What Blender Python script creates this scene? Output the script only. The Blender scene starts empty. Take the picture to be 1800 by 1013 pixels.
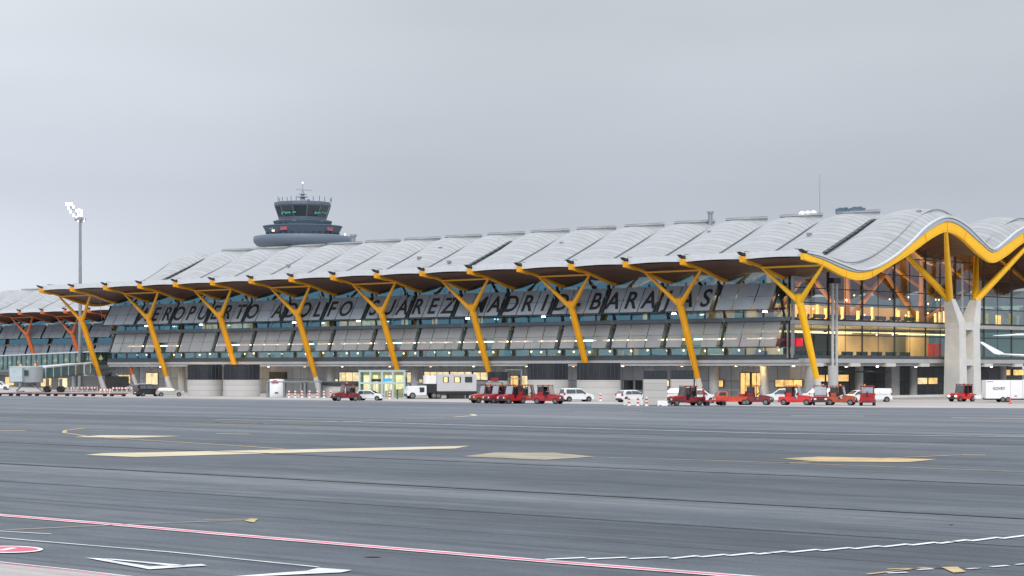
import bpy, math, random
from math import sin, cos, pi, radians as R, sqrt, atan2
from mathutils import Vector, Matrix
random.seed(7)
S = bpy.context.scene
COL = S.collection

# ------------------------------------------------------------------ camera
F, TH, BX, BZ = 3685.4, 0.753309, 33.983, 241.352      # focal length in 1800-px units, facade angle, building corner (building units)
K = 1.2                                                # metres per building unit
CAMH = 3.6*K
HZ = 649.57
cam_d = bpy.data.cameras.new('camera'); cam = bpy.data.objects.new('camera', cam_d); COL.objects.link(cam)
cam.location = (0, 0, CAMH); cam.rotation_euler = (pi/2, 0, 0)
cam_d.sensor_width = 36; cam_d.lens = 36*F/1800; cam_d.shift_y = (HZ-506.5)/1800
cam_d.clip_start = .5; cam_d.clip_end = 9000
S.camera = cam

# ------------------------------------------------------------------ sky, sun, exposure
SUN_EL, SUN_AZ = R(32), R(174)     # azimuth clockwise from +Y
w = bpy.data.worlds.new('World'); S.world = w; w.use_nodes = True
nt = w.node_tree; nt.nodes.clear()
out = nt.nodes.new('ShaderNodeOutputWorld')
sky = nt.nodes.new('ShaderNodeTexSky'); sky.sky_type = 'NISHITA'; sky.sun_disc = False
sky.sun_elevation = SUN_EL; sky.sun_rotation = SUN_AZ; sky.air_density = 2; sky.dust_density = 6
b1 = nt.nodes.new('ShaderNodeBackground'); b1.inputs[1].default_value = 0.05*.12
nt.links.new(sky.outputs[0], b1.inputs[0])
tc = nt.nodes.new('ShaderNodeTexCoord')
sx = nt.nodes.new('ShaderNodeSeparateXYZ'); nt.links.new(tc.outputs['Generated'], sx.inputs[0])
cr = nt.nodes.new('ShaderNodeValToRGB'); nt.links.new(sx.outputs['Z'], cr.inputs[0])
e = cr.color_ramp.elements
e[0].position = 0.0; e[0].color = (.630, .685, .725, 1)
e[1].position = 1.0; e[1].color = (1.5, 1.56, 1.66, 1)
for p, c in ((.035, (.595, .640, .705, 1)), (.085, (.490, .530, .605, 1)), (.135, (.535, .573, .638, 1)), (.19, (.585, .625, .675, 1)), (.32, (1.05, 1.10, 1.18, 1))):
    q = e.new(p); q.color = c
mp = nt.nodes.new('ShaderNodeMapping'); mp.inputs['Scale'].default_value = (1.6, 1.6, 7)
nt.links.new(tc.outputs['Generated'], mp.inputs[0])
nz = nt.nodes.new('ShaderNodeTexNoise'); nz.inputs['Scale'].default_value = 1.7; nz.inputs['Detail'].default_value = 3; nz.inputs['Roughness'].default_value = .45
nt.links.new(mp.outputs[0], nz.inputs['Vector'])
mr = nt.nodes.new('ShaderNodeMapRange'); mr.inputs['From Min'].default_value = .3; mr.inputs['From Max'].default_value = .7
mr.inputs['To Min'].default_value = .91; mr.inputs['To Max'].default_value = 1.09
nt.links.new(nz.outputs[0], mr.inputs[0])
vm = nt.nodes.new('ShaderNodeVectorMath'); vm.operation = 'SCALE'
mx1 = nt.nodes.new('ShaderNodeMapRange'); mx1.interpolation_type = 'SMOOTHSTEP'; nt.links.new(sx.outputs['X'], mx1.inputs[0])
mx1.inputs['From Min'].default_value = -.30; mx1.inputs['From Max'].default_value = .02; mx1.inputs['To Min'].default_value = 1.26; mx1.inputs['To Max'].default_value = 1.0
mx2 = nt.nodes.new('ShaderNodeMath'); mx2.operation = 'MULTIPLY'; nt.links.new(mx1.outputs[0], mx2.inputs[0]); nt.links.new(mr.outputs[0], mx2.inputs[1])
nt.links.new(cr.outputs[0], vm.inputs[0]); nt.links.new(mx2.outputs[0], vm.inputs['Scale'])
b2 = nt.nodes.new('ShaderNodeBackground'); nt.links.new(vm.outputs[0], b2.inputs[0]); b2.inputs[1].default_value = 1.0
ad = nt.nodes.new('ShaderNodeAddShader'); nt.links.new(b1.outputs[0], ad.inputs[0]); nt.links.new(b2.outputs[0], ad.inputs[1])
nt.links.new(ad.outputs[0], out.inputs[0])
sun_d = bpy.data.lights.new('sun', 'SUN'); sun_d.energy = 1.5; sun_d.angle = R(18); sun_d.color = (1, .96, .9)
sun = bpy.data.objects.new('sun', sun_d); COL.objects.link(sun)
dirv = Vector((sin(SUN_AZ)*cos(SUN_EL), cos(SUN_AZ)*cos(SUN_EL), sin(SUN_EL)))
sun.rotation_euler = dirv.to_track_quat('Z', 'Y').to_euler(); sun.location = dirv*300
vs = S.view_settings; vs.view_transform = 'Standard'; vs.look = 'None'; vs.exposure = 0.0; vs.gamma = 1; vs.use_curve_mapping = False
S.cycles.max_bounces = 6; S.cycles.transparent_max_bounces = 16; S.cycles.use_denoising = True
S.cycles.glossy_bounces = 3; S.cycles.diffuse_bounces = 3; S.cycles.sample_clamp_indirect = 4

# ------------------------------------------------------------------ helpers
def G(px, py, z=0.):                                   # a point of the photograph on level ground
    Z = (CAMH-z)*F/(py-HZ); return Vector(((px-900)/F*Z, Z, z))
_a, _b = cos(TH), sin(TH)
def VU(px, v):                                         # building u where photo column px meets the plane v
    k = (px-900)/F; x0, z0 = BX+_b*v, BZ+_a*v
    return (x0-k*z0)/(_a+k*_b)
def VZ(px, py, v):
    u = VU(px, v); return (HZ-py)*(BZ+_a*v+_b*u)/F+3.6
def EU(px, u):                                         # building v where photo column px meets the plane u
    k = (px-900)/F; x0, z0 = BX-_a*u, BZ+_b*u
    return (k*z0-x0)/(_b-k*_a)
def EZ(px, py, u):
    v = EU(px, u); return (HZ-py)*(BZ+_a*v+_b*u)/F+3.6

class MB:
    def __init__(s): s.v = []; s.f = []; s.mi = []; s.m = 0
    def add(s, vs_, fs):
        o = len(s.v); s.v += [tuple(p) for p in vs_]; s.f += [tuple(i+o for i in f) for f in fs]; s.mi += [s.m]*len(fs); return s
    def box(s, x0, x1, y0, y1, z0, z1):
        return s.add([(x0,y0,z0),(x1,y0,z0),(x1,y1,z0),(x0,y1,z0),(x0,y0,z1),(x1,y0,z1),(x1,y1,z1),(x0,y1,z1)],
                     [(3,2,1,0),(4,5,6,7),(0,1,5,4),(1,2,6,5),(2,3,7,6),(3,0,4,7)])
    def bar(s, p, q, w_, h_, up=(0,0,1), w2=None, h2=None):
        p, q = Vector(p), Vector(q); d = (q-p).normalized(); up = Vector(up)
        if abs(d.dot(up)) > .98: up = Vector((0,1,0))
        r = d.cross(up).normalized(); t = r.cross(d)
        w2 = w_ if w2 is None else w2; h2 = h_ if h2 is None else h2
        V = []
        for c, a_, b_ in ((p, w_, h_), (q, w2, h2)):
            for i, j in ((-1,-1),(1,-1),(1,1),(-1,1)): V.append(c+r*(i*a_/2)+t*(j*b_/2))
        return s.add(V, [(0,1,2,3),(7,6,5,4),(0,4,5,1),(1,5,6,2),(2,6,7,3),(3,7,4,0)])
    def tube(s, p, q, r0, r1=None, n=10, cap=True):
        p, q = Vector(p), Vector(q); r1 = r0 if r1 is None else r1
        d = (q-p).normalized(); up = Vector((0,0,1)) if abs(d.z) < .98 else Vector((0,1,0))
        a_ = d.cross(up).normalized(); b_ = a_.cross(d)
        V = [c+(a_*cos(2*pi*i/n)+b_*sin(2*pi*i/n))*r for c, r in ((p, r0), (q, r1)) for i in range(n)]
        Fs = [(i, (i+1)%n, n+(i+1)%n, n+i) for i in range(n)]
        if cap: Fs += [tuple(range(n))[::-1], tuple(range(n, 2*n))]
        return s.add(V, Fs)
    def lathe(s, prof, n=32, cx=0, cy=0, a0=0, a1=2*pi):
        full = abs(a1-a0-2*pi) < 1e-6; m = n if full else n+1; V = []; Fs = []
        for r, z in prof:
            for i in range(m):
                t = a0+(a1-a0)*i/n; V.append((cx+r*cos(t), cy+r*sin(t), z))
        for j in range(len(prof)-1):
            for i in range(n):
                i2 = (i+1)%m; Fs.append((j*m+i, j*m+i2, (j+1)*m+i2, (j+1)*m+i))
        if full:
            if prof[0][0] > 1e-6: Fs.append(tuple(range(m))[::-1])
            if prof[-1][0] > 1e-6: Fs.append(tuple(range((len(prof)-1)*m, len(prof)*m)))
        return s.add(V, Fs)
    def prism(s, pts, wf, y0=0):                      # side outline (x,z), half width wf(x,z)
        n = len(pts); V = [(x, y0-wf(x,z), z) for x, z in pts]+[(x, y0+wf(x,z), z) for x, z in pts]
        return s.add(V, [tuple(range(n)), tuple(range(n, 2*n))[::-1]]+[((i+1)%n, i, n+i, n+(i+1)%n) for i in range(n)])
    def quad(s, a, b, c, d): return s.add([a,b,c,d], [(0,1,2,3)])
    def slab(s, pts, nrm, t):                         # a polygon given thickness t along nrm
        nrm = Vector(nrm); n = len(pts); P = [Vector(p) for p in pts]
        return s.add(P+[p+nrm*t for p in P], [tuple(range(n))[::-1], tuple(range(n, 2*n))]+[(i, (i+1)%n, n+(i+1)%n, n+i) for i in range(n)])
    def build(s, name, mats, parent=None, smooth=False, loc=None, bevel=0):
        me = bpy.data.meshes.new(name); me.from_pydata(s.v, [], s.f)
        if not isinstance(mats, (list, tuple)): mats = [mats]
        for m in mats: me.materials.append(m)
        if len(mats) > 1: me.polygons.foreach_set('material_index', s.mi)
        import bmesh
        bm = bmesh.new(); bm.from_mesh(me); bmesh.ops.recalc_face_normals(bm, faces=bm.faces)
        if bevel: bmesh.ops.bevel(bm, geom=bm.edges[:], offset=bevel, segments=2, affect='EDGES', clamp_overlap=True)
        bm.to_mesh(me); bm.free()
        if smooth:
            me.polygons.foreach_set('use_smooth', [True]*len(me.polygons))
            try: me.set_sharp_from_angle(angle=R(38))
            except Exception: pass
        o = bpy.data.objects.new(name, me); COL.objects.link(o)
        if parent: o.parent = parent
        if loc is not None: o.location = loc
        return o

def tag(o, label=None, cat=None, group=None, kind=None):
    if label: o['label'] = label
    if cat: o['category'] = cat
    if group: o['group'] = group
    if kind: o['kind'] = kind
    return o
def thing(name, label, cat, loc=(0,0,0), rz=0, group=None, scale=1):
    o = bpy.data.objects.new(name, None); COL.objects.link(o); o.empty_display_size = .2
    o.location = loc; o.rotation_euler = (0, 0, rz); o.scale = (scale,)*3
    return tag(o, label, cat, group)
KIDS = {}
def kids(o): return [c for c in COL.objects if c.parent == o]
def copy_tree(o, parent=None):
    ch = kids(o); c = o.copy(); COL.objects.link(c)
    if parent is not None: c.parent = parent
    for k in ch: copy_tree(k, c)
    return c

# ------------------------------------------------------------------ materials
MATS = {}
def mat(name, col, rough=.6, metal=0, var=.12, vscale=1.5, emit=None, es=1, alpha=None, coat=0, bump=0, spec=.5, stretch=(1,1,1)):
    if name in MATS: return MATS[name]
    m = bpy.data.materials.new(name); m.use_nodes = True; t = m.node_tree; p = t.nodes['Principled BSDF']
    p.inputs['Roughness'].default_value = rough; p.inputs['Metallic'].default_value = metal
    p.inputs['Specular IOR Level'].default_value = spec
    if coat: p.inputs['Coat Weight'].default_value = coat
    tcn = t.nodes.new('ShaderNodeTexCoord'); mpn = t.nodes.new('ShaderNodeMapping'); mpn.inputs['Scale'].default_value = stretch
    n = t.nodes.new('ShaderNodeTexNoise'); n.inputs['Scale'].default_value = vscale; n.inputs['Detail'].default_value = 5; n.inputs['Roughness'].default_value = .6
    t.links.new(tcn.outputs['Object'], mpn.inputs[0]); t.links.new(mpn.outputs[0], n.inputs['Vector'])
    r = t.nodes.new('ShaderNodeValToRGB'); r.color_ramp.elements[0].position = .3; r.color_ramp.elements[1].position = .7
    r.color_ramp.elements[0].color = tuple(max(0, c*(1-var)) for c in col)+(1,)
    r.color_ramp.elements[1].color = tuple(min(1, c*(1+var)) for c in col)+(1,)
    t.links.new(n.outputs[0], r.inputs[0]); t.links.new(r.outputs[0], p.inputs['Base Color'])
    if bump:
        bn = t.nodes.new('ShaderNodeBump'); bn.inputs['Strength'].default_value = bump; bn.inputs['Distance'].default_value = .05
        n2 = t.nodes.new('ShaderNodeTexNoise'); n2.inputs['Scale'].default_value = vscale*12; t.links.new(mpn.outputs[0], n2.inputs['Vector'])
        t.links.new(n2.outputs[0], bn.inputs['Height']); t.links.new(bn.outputs[0], p.inputs['Normal'])
    if emit:
        p.inputs['Emission Color'].default_value = tuple(emit)+(1,); p.inputs['Emission Strength'].default_value = es
        if es < 2:                                       # lit rooms are never evenly bright
            n5 = t.nodes.new('ShaderNodeTexNoise'); n5.inputs['Scale'].default_value = 1.3; n5.inputs['Detail'].default_value = 3; t.links.new(tcn.outputs['Object'], n5.inputs['Vector'])
            m5 = t.nodes.new('ShaderNodeMapRange'); m5.inputs['From Min'].default_value = .35; m5.inputs['From Max'].default_value = .65
            m5.inputs['To Min'].default_value = es*.55; m5.inputs['To Max'].default_value = es*1.15; t.links.new(n5.outputs[0], m5.inputs[0]); t.links.new(m5.outputs[0], p.inputs['Emission Strength'])
    if alpha is not None:
        mx = t.nodes.new('ShaderNodeMixShader'); tr = t.nodes.new('ShaderNodeBsdfTransparent'); o = t.nodes['Material Output']
        mx.inputs[0].default_value = alpha; t.links.new(tr.outputs[0], mx.inputs[1]); t.links.new(p.outputs[0], mx.inputs[2]); t.links.new(mx.outputs[0], o.inputs[0])
    MATS[name] = m; return m
def glass(name, trans, refl, base=.12, rough=.03):
    if name in MATS: return MATS[name]
    m = bpy.data.materials.new(name); m.use_nodes = True; t = m.node_tree; t.nodes.clear()
    o = t.nodes.new('ShaderNodeOutputMaterial'); mx = t.nodes.new('ShaderNodeMixShader')
    tr = t.nodes.new('ShaderNodeBsdfTransparent'); tr.inputs[0].default_value = tuple(trans)+(1,)
    gl = t.nodes.new('ShaderNodeBsdfGlossy'); gl.inputs['Roughness'].default_value = rough; gl.inputs['Color'].default_value = tuple(refl)+(1,)
    fr0 = t.nodes.new('ShaderNodeLayerWeight'); fr0.inputs['Blend'].default_value = .5
    fr = t.nodes.new('ShaderNodeMath'); fr.operation = 'POWER'; fr.inputs[1].default_value = 4; t.links.new(fr0.outputs['Facing'], fr.inputs[0])
    mth = t.nodes.new('ShaderNodeMath'); mth.operation = 'ADD'; mth.use_clamp = True; mth.inputs[1].default_value = base
    t.links.new(fr.outputs[0], mth.inputs[0]); t.links.new(mth.outputs[0], mx.inputs[0])
    # slight waviness so that the panes are not perfect mirrors
    nz_ = t.nodes.new('ShaderNodeTexNoise'); nz_.inputs['Scale'].default_value = .35; tc_ = t.nodes.new('ShaderNodeTexCoord')
    bp = t.nodes.new('ShaderNodeBump'); bp.inputs['Strength'].default_value = .15; bp.inputs['Distance'].default_value = .2
    t.links.new(tc_.outputs['Object'], nz_.inputs['Vector']); t.links.new(nz_.outputs[0], bp.inputs['Height']); t.links.new(bp.outputs[0], gl.inputs['Normal'])
    t.links.new(tr.outputs[0], mx.inputs[1]); t.links.new(gl.outputs[0], mx.inputs[2]); t.links.new(mx.outputs[0], o.inputs[0])
    MATS[name] = m; return m
def lined(name, col, line, axis, period, width, rough=.5, metal=0, var=.1, bump=.0, period2=None, axis2=None, spec=.5):
    """a surface with regular joint lines: bands along object axis (0,1,2), optionally a second set"""
    if name in MATS: return MATS[name]
    m = bpy.data.materials.new(name); m.use_nodes = True; t = m.node_tree; p = t.nodes['Principled BSDF']
    p.inputs['Roughness'].default_value = rough; p.inputs['Metallic'].default_value = metal; p.inputs['Specular IOR Level'].default_value = spec
    tcn = t.nodes.new('ShaderNodeTexCoord'); sp = t.nodes.new('ShaderNodeSeparateXYZ'); t.links.new(tcn.outputs['Object'], sp.inputs[0])
    def band(ax, per):
        d = t.nodes.new('ShaderNodeMath'); d.operation = 'DIVIDE'; d.inputs[1].default_value = per; t.links.new(sp.outputs[ax], d.inputs[0])
        fr = t.nodes.new('ShaderNodeMath'); fr.operation = 'FRACT'; t.links.new(d.outputs[0], fr.inputs[0])
        lt = t.nodes.new('ShaderNodeMath'); lt.operation = 'LESS_THAN'; lt.inputs[1].default_value = width/per; t.links.new(fr.outputs[0], lt.inputs[0])
        fl = t.nodes.new('ShaderNodeMath'); fl.operation = 'FLOOR'; t.links.new(d.outputs[0], fl.inputs[0])
        return lt, fl
    lt, fl = band(axis, period); fac = lt
    wn = t.nodes.new('ShaderNodeTexWhiteNoise'); wn.noise_dimensions = '2D'; cb = t.nodes.new('ShaderNodeCombineXYZ'); t.links.new(fl.outputs[0], cb.inputs[0])
    if period2:
        lt2, fl2 = band(axis2, period2); mxm = t.nodes.new('ShaderNodeMath'); mxm.operation = 'MAXIMUM'
        t.links.new(lt.outputs[0], mxm.inputs[0]); t.links.new(lt2.outputs[0], mxm.inputs[1]); fac = mxm; t.links.new(fl2.outputs[0], cb.inputs[1])
    t.links.new(cb.outputs[0], wn.inputs['Vector'])
    n = t.nodes.new('ShaderNodeTexNoise'); n.inputs['Scale'].default_value = .6; n.inputs['Detail'].default_value = 6; t.links.new(tcn.outputs['Object'], n.inputs['Vector'])
    ave = t.nodes.new('ShaderNodeMath'); ave.operation = 'MULTIPLY_ADD'; ave.inputs[1].default_value = .45; t.links.new(wn.outputs['Value'], ave.inputs[0]); t.links.new(n.outputs[0], ave.inputs[2])
    mrn = t.nodes.new('ShaderNodeMapRange'); mrn.inputs['From Min'].default_value = .4; mrn.inputs['From Max'].default_value = 1.05
    mrn.inputs['To Min'].default_value = 1-var; mrn.inputs['To Max'].default_value = 1+var; t.links.new(ave.outputs[0], mrn.inputs[0])
    vmn = t.nodes.new('ShaderNodeVectorMath'); vmn.operation = 'SCALE'; vmn.inputs[0].default_value = col; t.links.new(mrn.outputs[0], vmn.inputs['Scale'])
    mx = t.nodes.new('ShaderNodeMix'); mx.data_type = 'RGBA'; t.links.new(fac.outputs[0], mx.inputs['Factor'])
    t.links.new(vmn.outputs[0], mx.inputs[6]); mx.inputs[7].default_value = tuple(line)+(1,); t.links.new(mx.outputs[2], p.inputs['Base Color'])
    MATS[name] = m; return m

M_roof = lined('roof_metal', (.30,.31,.325), (.215,.225,.24), 1, .8, .14, rough=.5, metal=.0, var=.13)
M_trim = mat('white_trim', (.58,.60,.63), .45, var=.06)
M_trim_blue = mat('grey_trim', (.38,.44,.52), .4, var=.06)
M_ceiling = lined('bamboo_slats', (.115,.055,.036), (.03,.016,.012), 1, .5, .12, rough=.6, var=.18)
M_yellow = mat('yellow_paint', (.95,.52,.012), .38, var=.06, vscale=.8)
M_yellow_d = mat('shaded_yellow_paint', (.80,.37,.010), .42, var=.08, vscale=.8)  # same yellow, darker: weaker light on the long side put into the colour
M_orange = mat('orange_paint', (.72,.17,.045), .45, var=.08)
M_dark = mat('dark_metal', (.025,.03,.036), .5, var=.2)
M_steel = mat('steel', (.30,.32,.34), .35, .6, var=.1)
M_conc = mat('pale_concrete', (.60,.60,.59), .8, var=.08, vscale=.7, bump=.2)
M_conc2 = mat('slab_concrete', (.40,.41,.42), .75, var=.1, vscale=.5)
M_panel = mat('perforated_screen', (.36,.41,.47), .45, .15, var=.10, vscale=.45, alpha=.86)
M_panel2 = mat('perforated_screen_lower', (.38,.385,.40), .45, .15, var=.10, vscale=.45, alpha=.66)
M_panel_far = mat('screen_far', (.26,.29,.34), .5, .1, var=.14, vscale=.4, alpha=.92)
M_letter = mat('letter_paint', (.012,.014,.018), .6, var=.2)
M_glass = glass('teal_glass', (.42,.52,.54), (.19,.42,.55), .38)
M_glass_end = glass('clear_glass', (.70,.72,.70), (.66,.66,.74), .15)
M_glass_low = glass('lower_glass', (.58,.64,.62), (.30,.46,.52), .12)
M_glass_hall = glass('entrance_glass', (.80,.90,.86), (.5,.75,.72), .08)
M_mesh = mat('dark_mesh', (.016,.021,.028), .5, var=.3, alpha=.9)
M_mesh_bar = mat('mesh_bar', (.02,.027,.036), .5, var=.2)
M_wall = lined('grey_wall_panels', (.46,.50,.55), (.13,.14,.155), 0, 1.8, .07, rough=.55, var=.16, period2=2.1, axis2=2)
M_wall_dark = lined('dark_wall_panels', (.075,.085,.10), (.03,.03,.035), 0, 2.4, .06, rough=.6, var=.2, period2=1.9, axis2=2)
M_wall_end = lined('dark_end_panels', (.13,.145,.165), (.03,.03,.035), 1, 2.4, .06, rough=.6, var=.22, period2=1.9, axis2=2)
M_inner = mat('warm_inner_wall', (.50,.36,.20), .7, var=.22, vscale=.25)
M_inner_cool = mat('cool_inner_wall', (.16,.20,.22), .7, var=.3, vscale=.3)
M_floor_in = mat('stone_floor', (.30,.27,.22), .4, var=.1)
M_warm = mat('lit_warm', (.7,.45,.18), .6, emit=(1,.62,.22), es=1.05, var=.1)
M_warm_pale = mat('lit_pale', (.7,.6,.4), .6, emit=(1,.80,.45), es=.95, var=.1)
M_lamp = mat('lamp_white', (.8,.8,.8), .5, emit=(1,.60,.30), es=9)
M_lampc = mat('lamp_cool', (.8,.8,.8), .5, emit=(1,.98,.95), es=9)
M_strip2 = mat('corridor_light_strip', (.8,.7,.5), .5, emit=(1,.58,.30), es=18)
M_strip = mat('light_strip', (.8,.7,.5), .5, emit=(1,.74,.38), es=2.2)
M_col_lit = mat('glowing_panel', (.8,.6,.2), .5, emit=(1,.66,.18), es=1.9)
M_redlit = mat('lit_red_sign', (.6,.02,.04), .5, emit=(.9,.03,.06), es=.9)
M_bluelit = mat('lit_blue_sign', (.03,.3,.7), .5, emit=(.04,.4,.9), es=.9)
M_red = mat('red_paint', (.34,.014,.02), .35, var=.15, vscale=2, coat=.3)
M_red_br = mat('bright_red_paint', (.56,.02,.022), .32, var=.12, vscale=2, coat=.4)
M_red_dk = mat('dark_red_paint', (.17,.012,.02), .45, var=.25, vscale=2, coat=.1)
M_redor = mat('orange_red_paint', (.55,.055,.02), .4, var=.15, vscale=2, coat=.2)
M_orw = mat('faded_orange_paint', (.34,.06,.022), .5, var=.25, vscale=2)
M_white = mat('white_car_paint', (.74,.76,.78), .25, var=.03, coat=.6)
M_silver = mat('silver_paint', (.42,.41,.39), .3, .5, var=.06, coat=.4)
M_black = mat('black_paint', (.02,.025,.035), .25, var=.1, coat=.5)
M_tyre = mat('rubber', (.016,.016,.018), .85, var=.2)
M_rim = mat('rim_metal', (.20,.21,.22), .35, .6, var=.1)
M_cglass = mat('car_glass', (.035,.05,.06), .06, var=.2, spec=.9)
M_cglass_l = mat('pale_windscreen', (.28,.34,.38), .08, var=.2, spec=.9)
M_chrome_l = mat('headlamp', (.75,.76,.76), .15, var=.02)
M_headlit = mat('headlamp_lit', (.9,.9,.9), .2, emit=(1,.95,.9), es=6)
M_tail = mat('tail_lamp', (.45,.02,.02), .25, var=.05)
M_plastic = mat('black_plastic', (.03,.03,.033), .6, var=.15)
M_skin = mat('skin', (.45,.27,.2), .6, var=.05)
M_cone_w = mat('white_plastic', (.75,.75,.74), .5, var=.06)
M_cone_r = mat('red_plastic', (.62,.04,.03), .5, var=.08)
M_tower = mat('tower_cladding', (.075,.105,.145), .5, var=.08, vscale=.05)
M_tower_l = mat('tower_rim', (.125,.165,.22), .5, var=.06, vscale=.05)
M_tower_dk = mat('tower_dark_metal', (.02,.035,.045), .5, var=.2)  # near-black metal for windows, ring underside and roof drum
M_tower_gl = mat('tower_glass', (.015,.025,.035), .12, var=.3, spec=.8)
M_green = mat('screen_green', (.02,.2,.16), .5, emit=(.03,.42,.30), es=.28)
M_aircraft = mat('aircraft_white', (.80,.83,.87), .3, var=.03, coat=.5)
M_canopy = mat('canopy_metal', (.20,.22,.24), .45, .3, var=.1)

# ------------------------------------------------------------------ ground
def ground_mat(name, cols, rough, streak=True):
    m = bpy.data.materials.new(name); m.use_nodes = True; t = m.node_tree; p = t.nodes['Principled BSDF']
    tcn = t.nodes.new('ShaderNodeTexCoord')
    mpn = t.nodes.new('ShaderNodeMapping'); mpn.vector_type = 'POINT'
    mpn.inputs['Rotation'].default_value = (0, 0, TH)      # x runs across the facade line, stretched along it
    t.links.new(tcn.outputs['Object'], mpn.inputs[0])
    def noise(scale, stretch, det=6, ro=.6):
        mm = t.nodes.new('ShaderNodeMapping'); mm.inputs['Scale'].default_value = stretch; t.links.new(mpn.outputs[0], mm.inputs[0])
        n = t.nodes.new('ShaderNodeTexNoise'); n.inputs['Scale'].default_value = scale; n.inputs['Detail'].default_value = det; n.inputs['Roughness'].default_value = ro
        t.links.new(mm.outputs[0], n.inputs['Vector']); return n
    n1 = noise(.05, (.20, 2.6, 1), 7, .62); n2 = noise(.5, (.10, 3.0, 1), 5, .6); n3 = noise(9, (1, 1, 1), 4, .8); n4 = noise(.035, (1, 1, 1), 4, .5)
    n5 = noise(.9, (.05, 3.0, 1), 4, .5)
    def mul(a, k, b=None):
        q = t.nodes.new('ShaderNodeMath'); q.operation = 'MULTIPLY_ADD'; q.inputs[1].default_value = k
        t.links.new(a, q.inputs[0])
        if b is None: q.inputs[2].default_value = 0
        else: t.links.new(b, q.inputs[2])
        return q.outputs[0]
    v = mul(n1.outputs[0], .42); v = mul(n2.outputs[0], .14, v); v = mul(n3.outputs[0], .20, v); v = mul(n4.outputs[0], .10, v); n6 = noise(.55, (.5, 1.3, 1), 6, .7); v = mul(n6.outputs[0], .18, v)
    r = t.nodes.new('ShaderNodeValToRGB'); r.color_ramp.elements[0].position = .44; r.color_ramp.elements[1].position = .62
    r.color_ramp.elements[0].color = cols[0]+(1,); r.color_ramp.elements[1].color = cols[2]+(1,)
    q = r.color_ramp.elements.new(.53); q.color = cols[1]+(1,); p.inputs['Specular IOR Level'].default_value = .28
    t.links.new(v, r.inputs[0])
    # rubber marks: thin dark streaks along the taxi direction
    r2 = t.nodes.new('ShaderNodeValToRGB'); r2.color_ramp.elements[0].position = .55; r2.color_ramp.elements[0].color = (1,1,1,1)
    r2.color_ramp.elements[1].position = .66; r2.color_ramp.elements[1].color = ((.62,.62,.64,1) if streak else (.9,.9,.9,1))
    t.links.new(n5.outputs[0], r2.inputs[0])
    mx = t.nodes.new('ShaderNodeMix'); mx.data_type = 'RGBA'; mx.blend_type = 'MULTIPLY'; mx.inputs['Factor'].default_value = 1
    t.links.new(r.outputs[0], mx.inputs[6]); t.links.new(r2.outputs[0], mx.inputs[7]); t.links.new(mx.outputs[2], p.inputs['Base Color'])
    mr_ = t.nodes.new('ShaderNodeMapRange'); mr_.inputs['To Min'].default_value = rough[0]; mr_.inputs['To Max'].default_value = rough[1]
    t.links.new(n1.outputs[0], mr_.inputs[0]); t.links.new(mr_.outputs[0], p.inputs['Roughness'])
    bp = t.nodes.new('ShaderNodeBump'); bp.inputs['Strength'].default_value = .35; bp.inputs['Distance'].default_value = .02
    t.links.new(n3.outputs[0], bp.inputs['Height']); t.links.new(bp.outputs[0], p.inputs['Normal'])
    return m
M_asph = ground_mat('asphalt', ((.027,.037,.050), (.070,.085,.105), (.150,.159,.172)), (.5, .85))
M_apron = ground_mat('apron_concrete', ((.30,.28,.27), (.38,.355,.345), (.45,.43,.42)), (.7, .9), False)
tag(MB().quad((-4000,-300,0),(4000,-300,0),(4000,7000,0),(-4000,7000,0)).build('ground', M_asph), kind='structure')
ap = [G(-60,694.5), G(0,696), G(300,700.5), G(645,705.5), G(1065,711), G(1300,714), G(1525,716.5), G(1800,718), G(1900,718.5)]
far = [Vector((260,420,0)), Vector((300,900,0)), Vector((-420,1000,0)), Vector((-420,520,0))]
z1 = .012
pts = [(p.x, p.y, z1) for p in ap]+[(p.x, p.y, z1) for p in far]
tag(MB().add(pts, [tuple(range(len(pts)))]).build('apron_pavement', M_apron), kind='structure')

def mark_mat(name, col, wear=.45):
    m = bpy.data.materials.new(name); m.use_nodes = True; t = m.node_tree; p = t.nodes['Principled BSDF']; p.inputs['Roughness'].default_value = .7
    tcn = t.nodes.new('ShaderNodeTexCoord'); n = t.nodes.new('ShaderNodeTexNoise'); n.inputs['Scale'].default_value = 1.1; n.inputs['Detail'].default_value = 9; n.inputs['Roughness'].default_value = .75
    mw = t.nodes.new('ShaderNodeMapping'); mw.inputs['Rotation'].default_value = (0, 0, TH); mw.inputs['Scale'].default_value = (.35, 1.2, 1); t.links.new(tcn.outputs['Object'], mw.inputs[0]); t.links.new(mw.outputs[0], n.inputs['Vector'])
    r = t.nodes.new('ShaderNodeValToRGB'); r.color_ramp.elements[0].position = .36; r.color_ramp.elements[1].position = .56
    r.color_ramp.elements[0].color = tuple(c*(1-wear)+.1*wear for c in col)+(1,); r.color_ramp.elements[1].color = col+(1,)
    t.links.new(n.outputs[0], r.inputs[0]); t.links.new(r.outputs[0], p.inputs['Base Color']); return m
P_w = mark_mat('white_marking', (.74,.76,.78)); P_y = mark_mat('yellow_marking', (.56,.40,.17), .8); P_yp = mark_mat('pale_yellow_marking', (.58,.50,.33), .5)
P_y2 = mark_mat('worn_yellow_marking', (.34,.30,.20), .95); P_r = mark_mat('red_marking', (.60,.09,.16), .3); P_wg = mark_mat('worn_white_marking', (.46,.48,.50), .5)
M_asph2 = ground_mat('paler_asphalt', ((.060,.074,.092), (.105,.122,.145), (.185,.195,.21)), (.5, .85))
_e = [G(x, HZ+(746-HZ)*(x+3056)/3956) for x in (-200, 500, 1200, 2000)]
_t = [p+Vector((6, 30, 0)) for p in (ap[-1], ap[-3], ap[5], ap[3], ap[0])]
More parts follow.
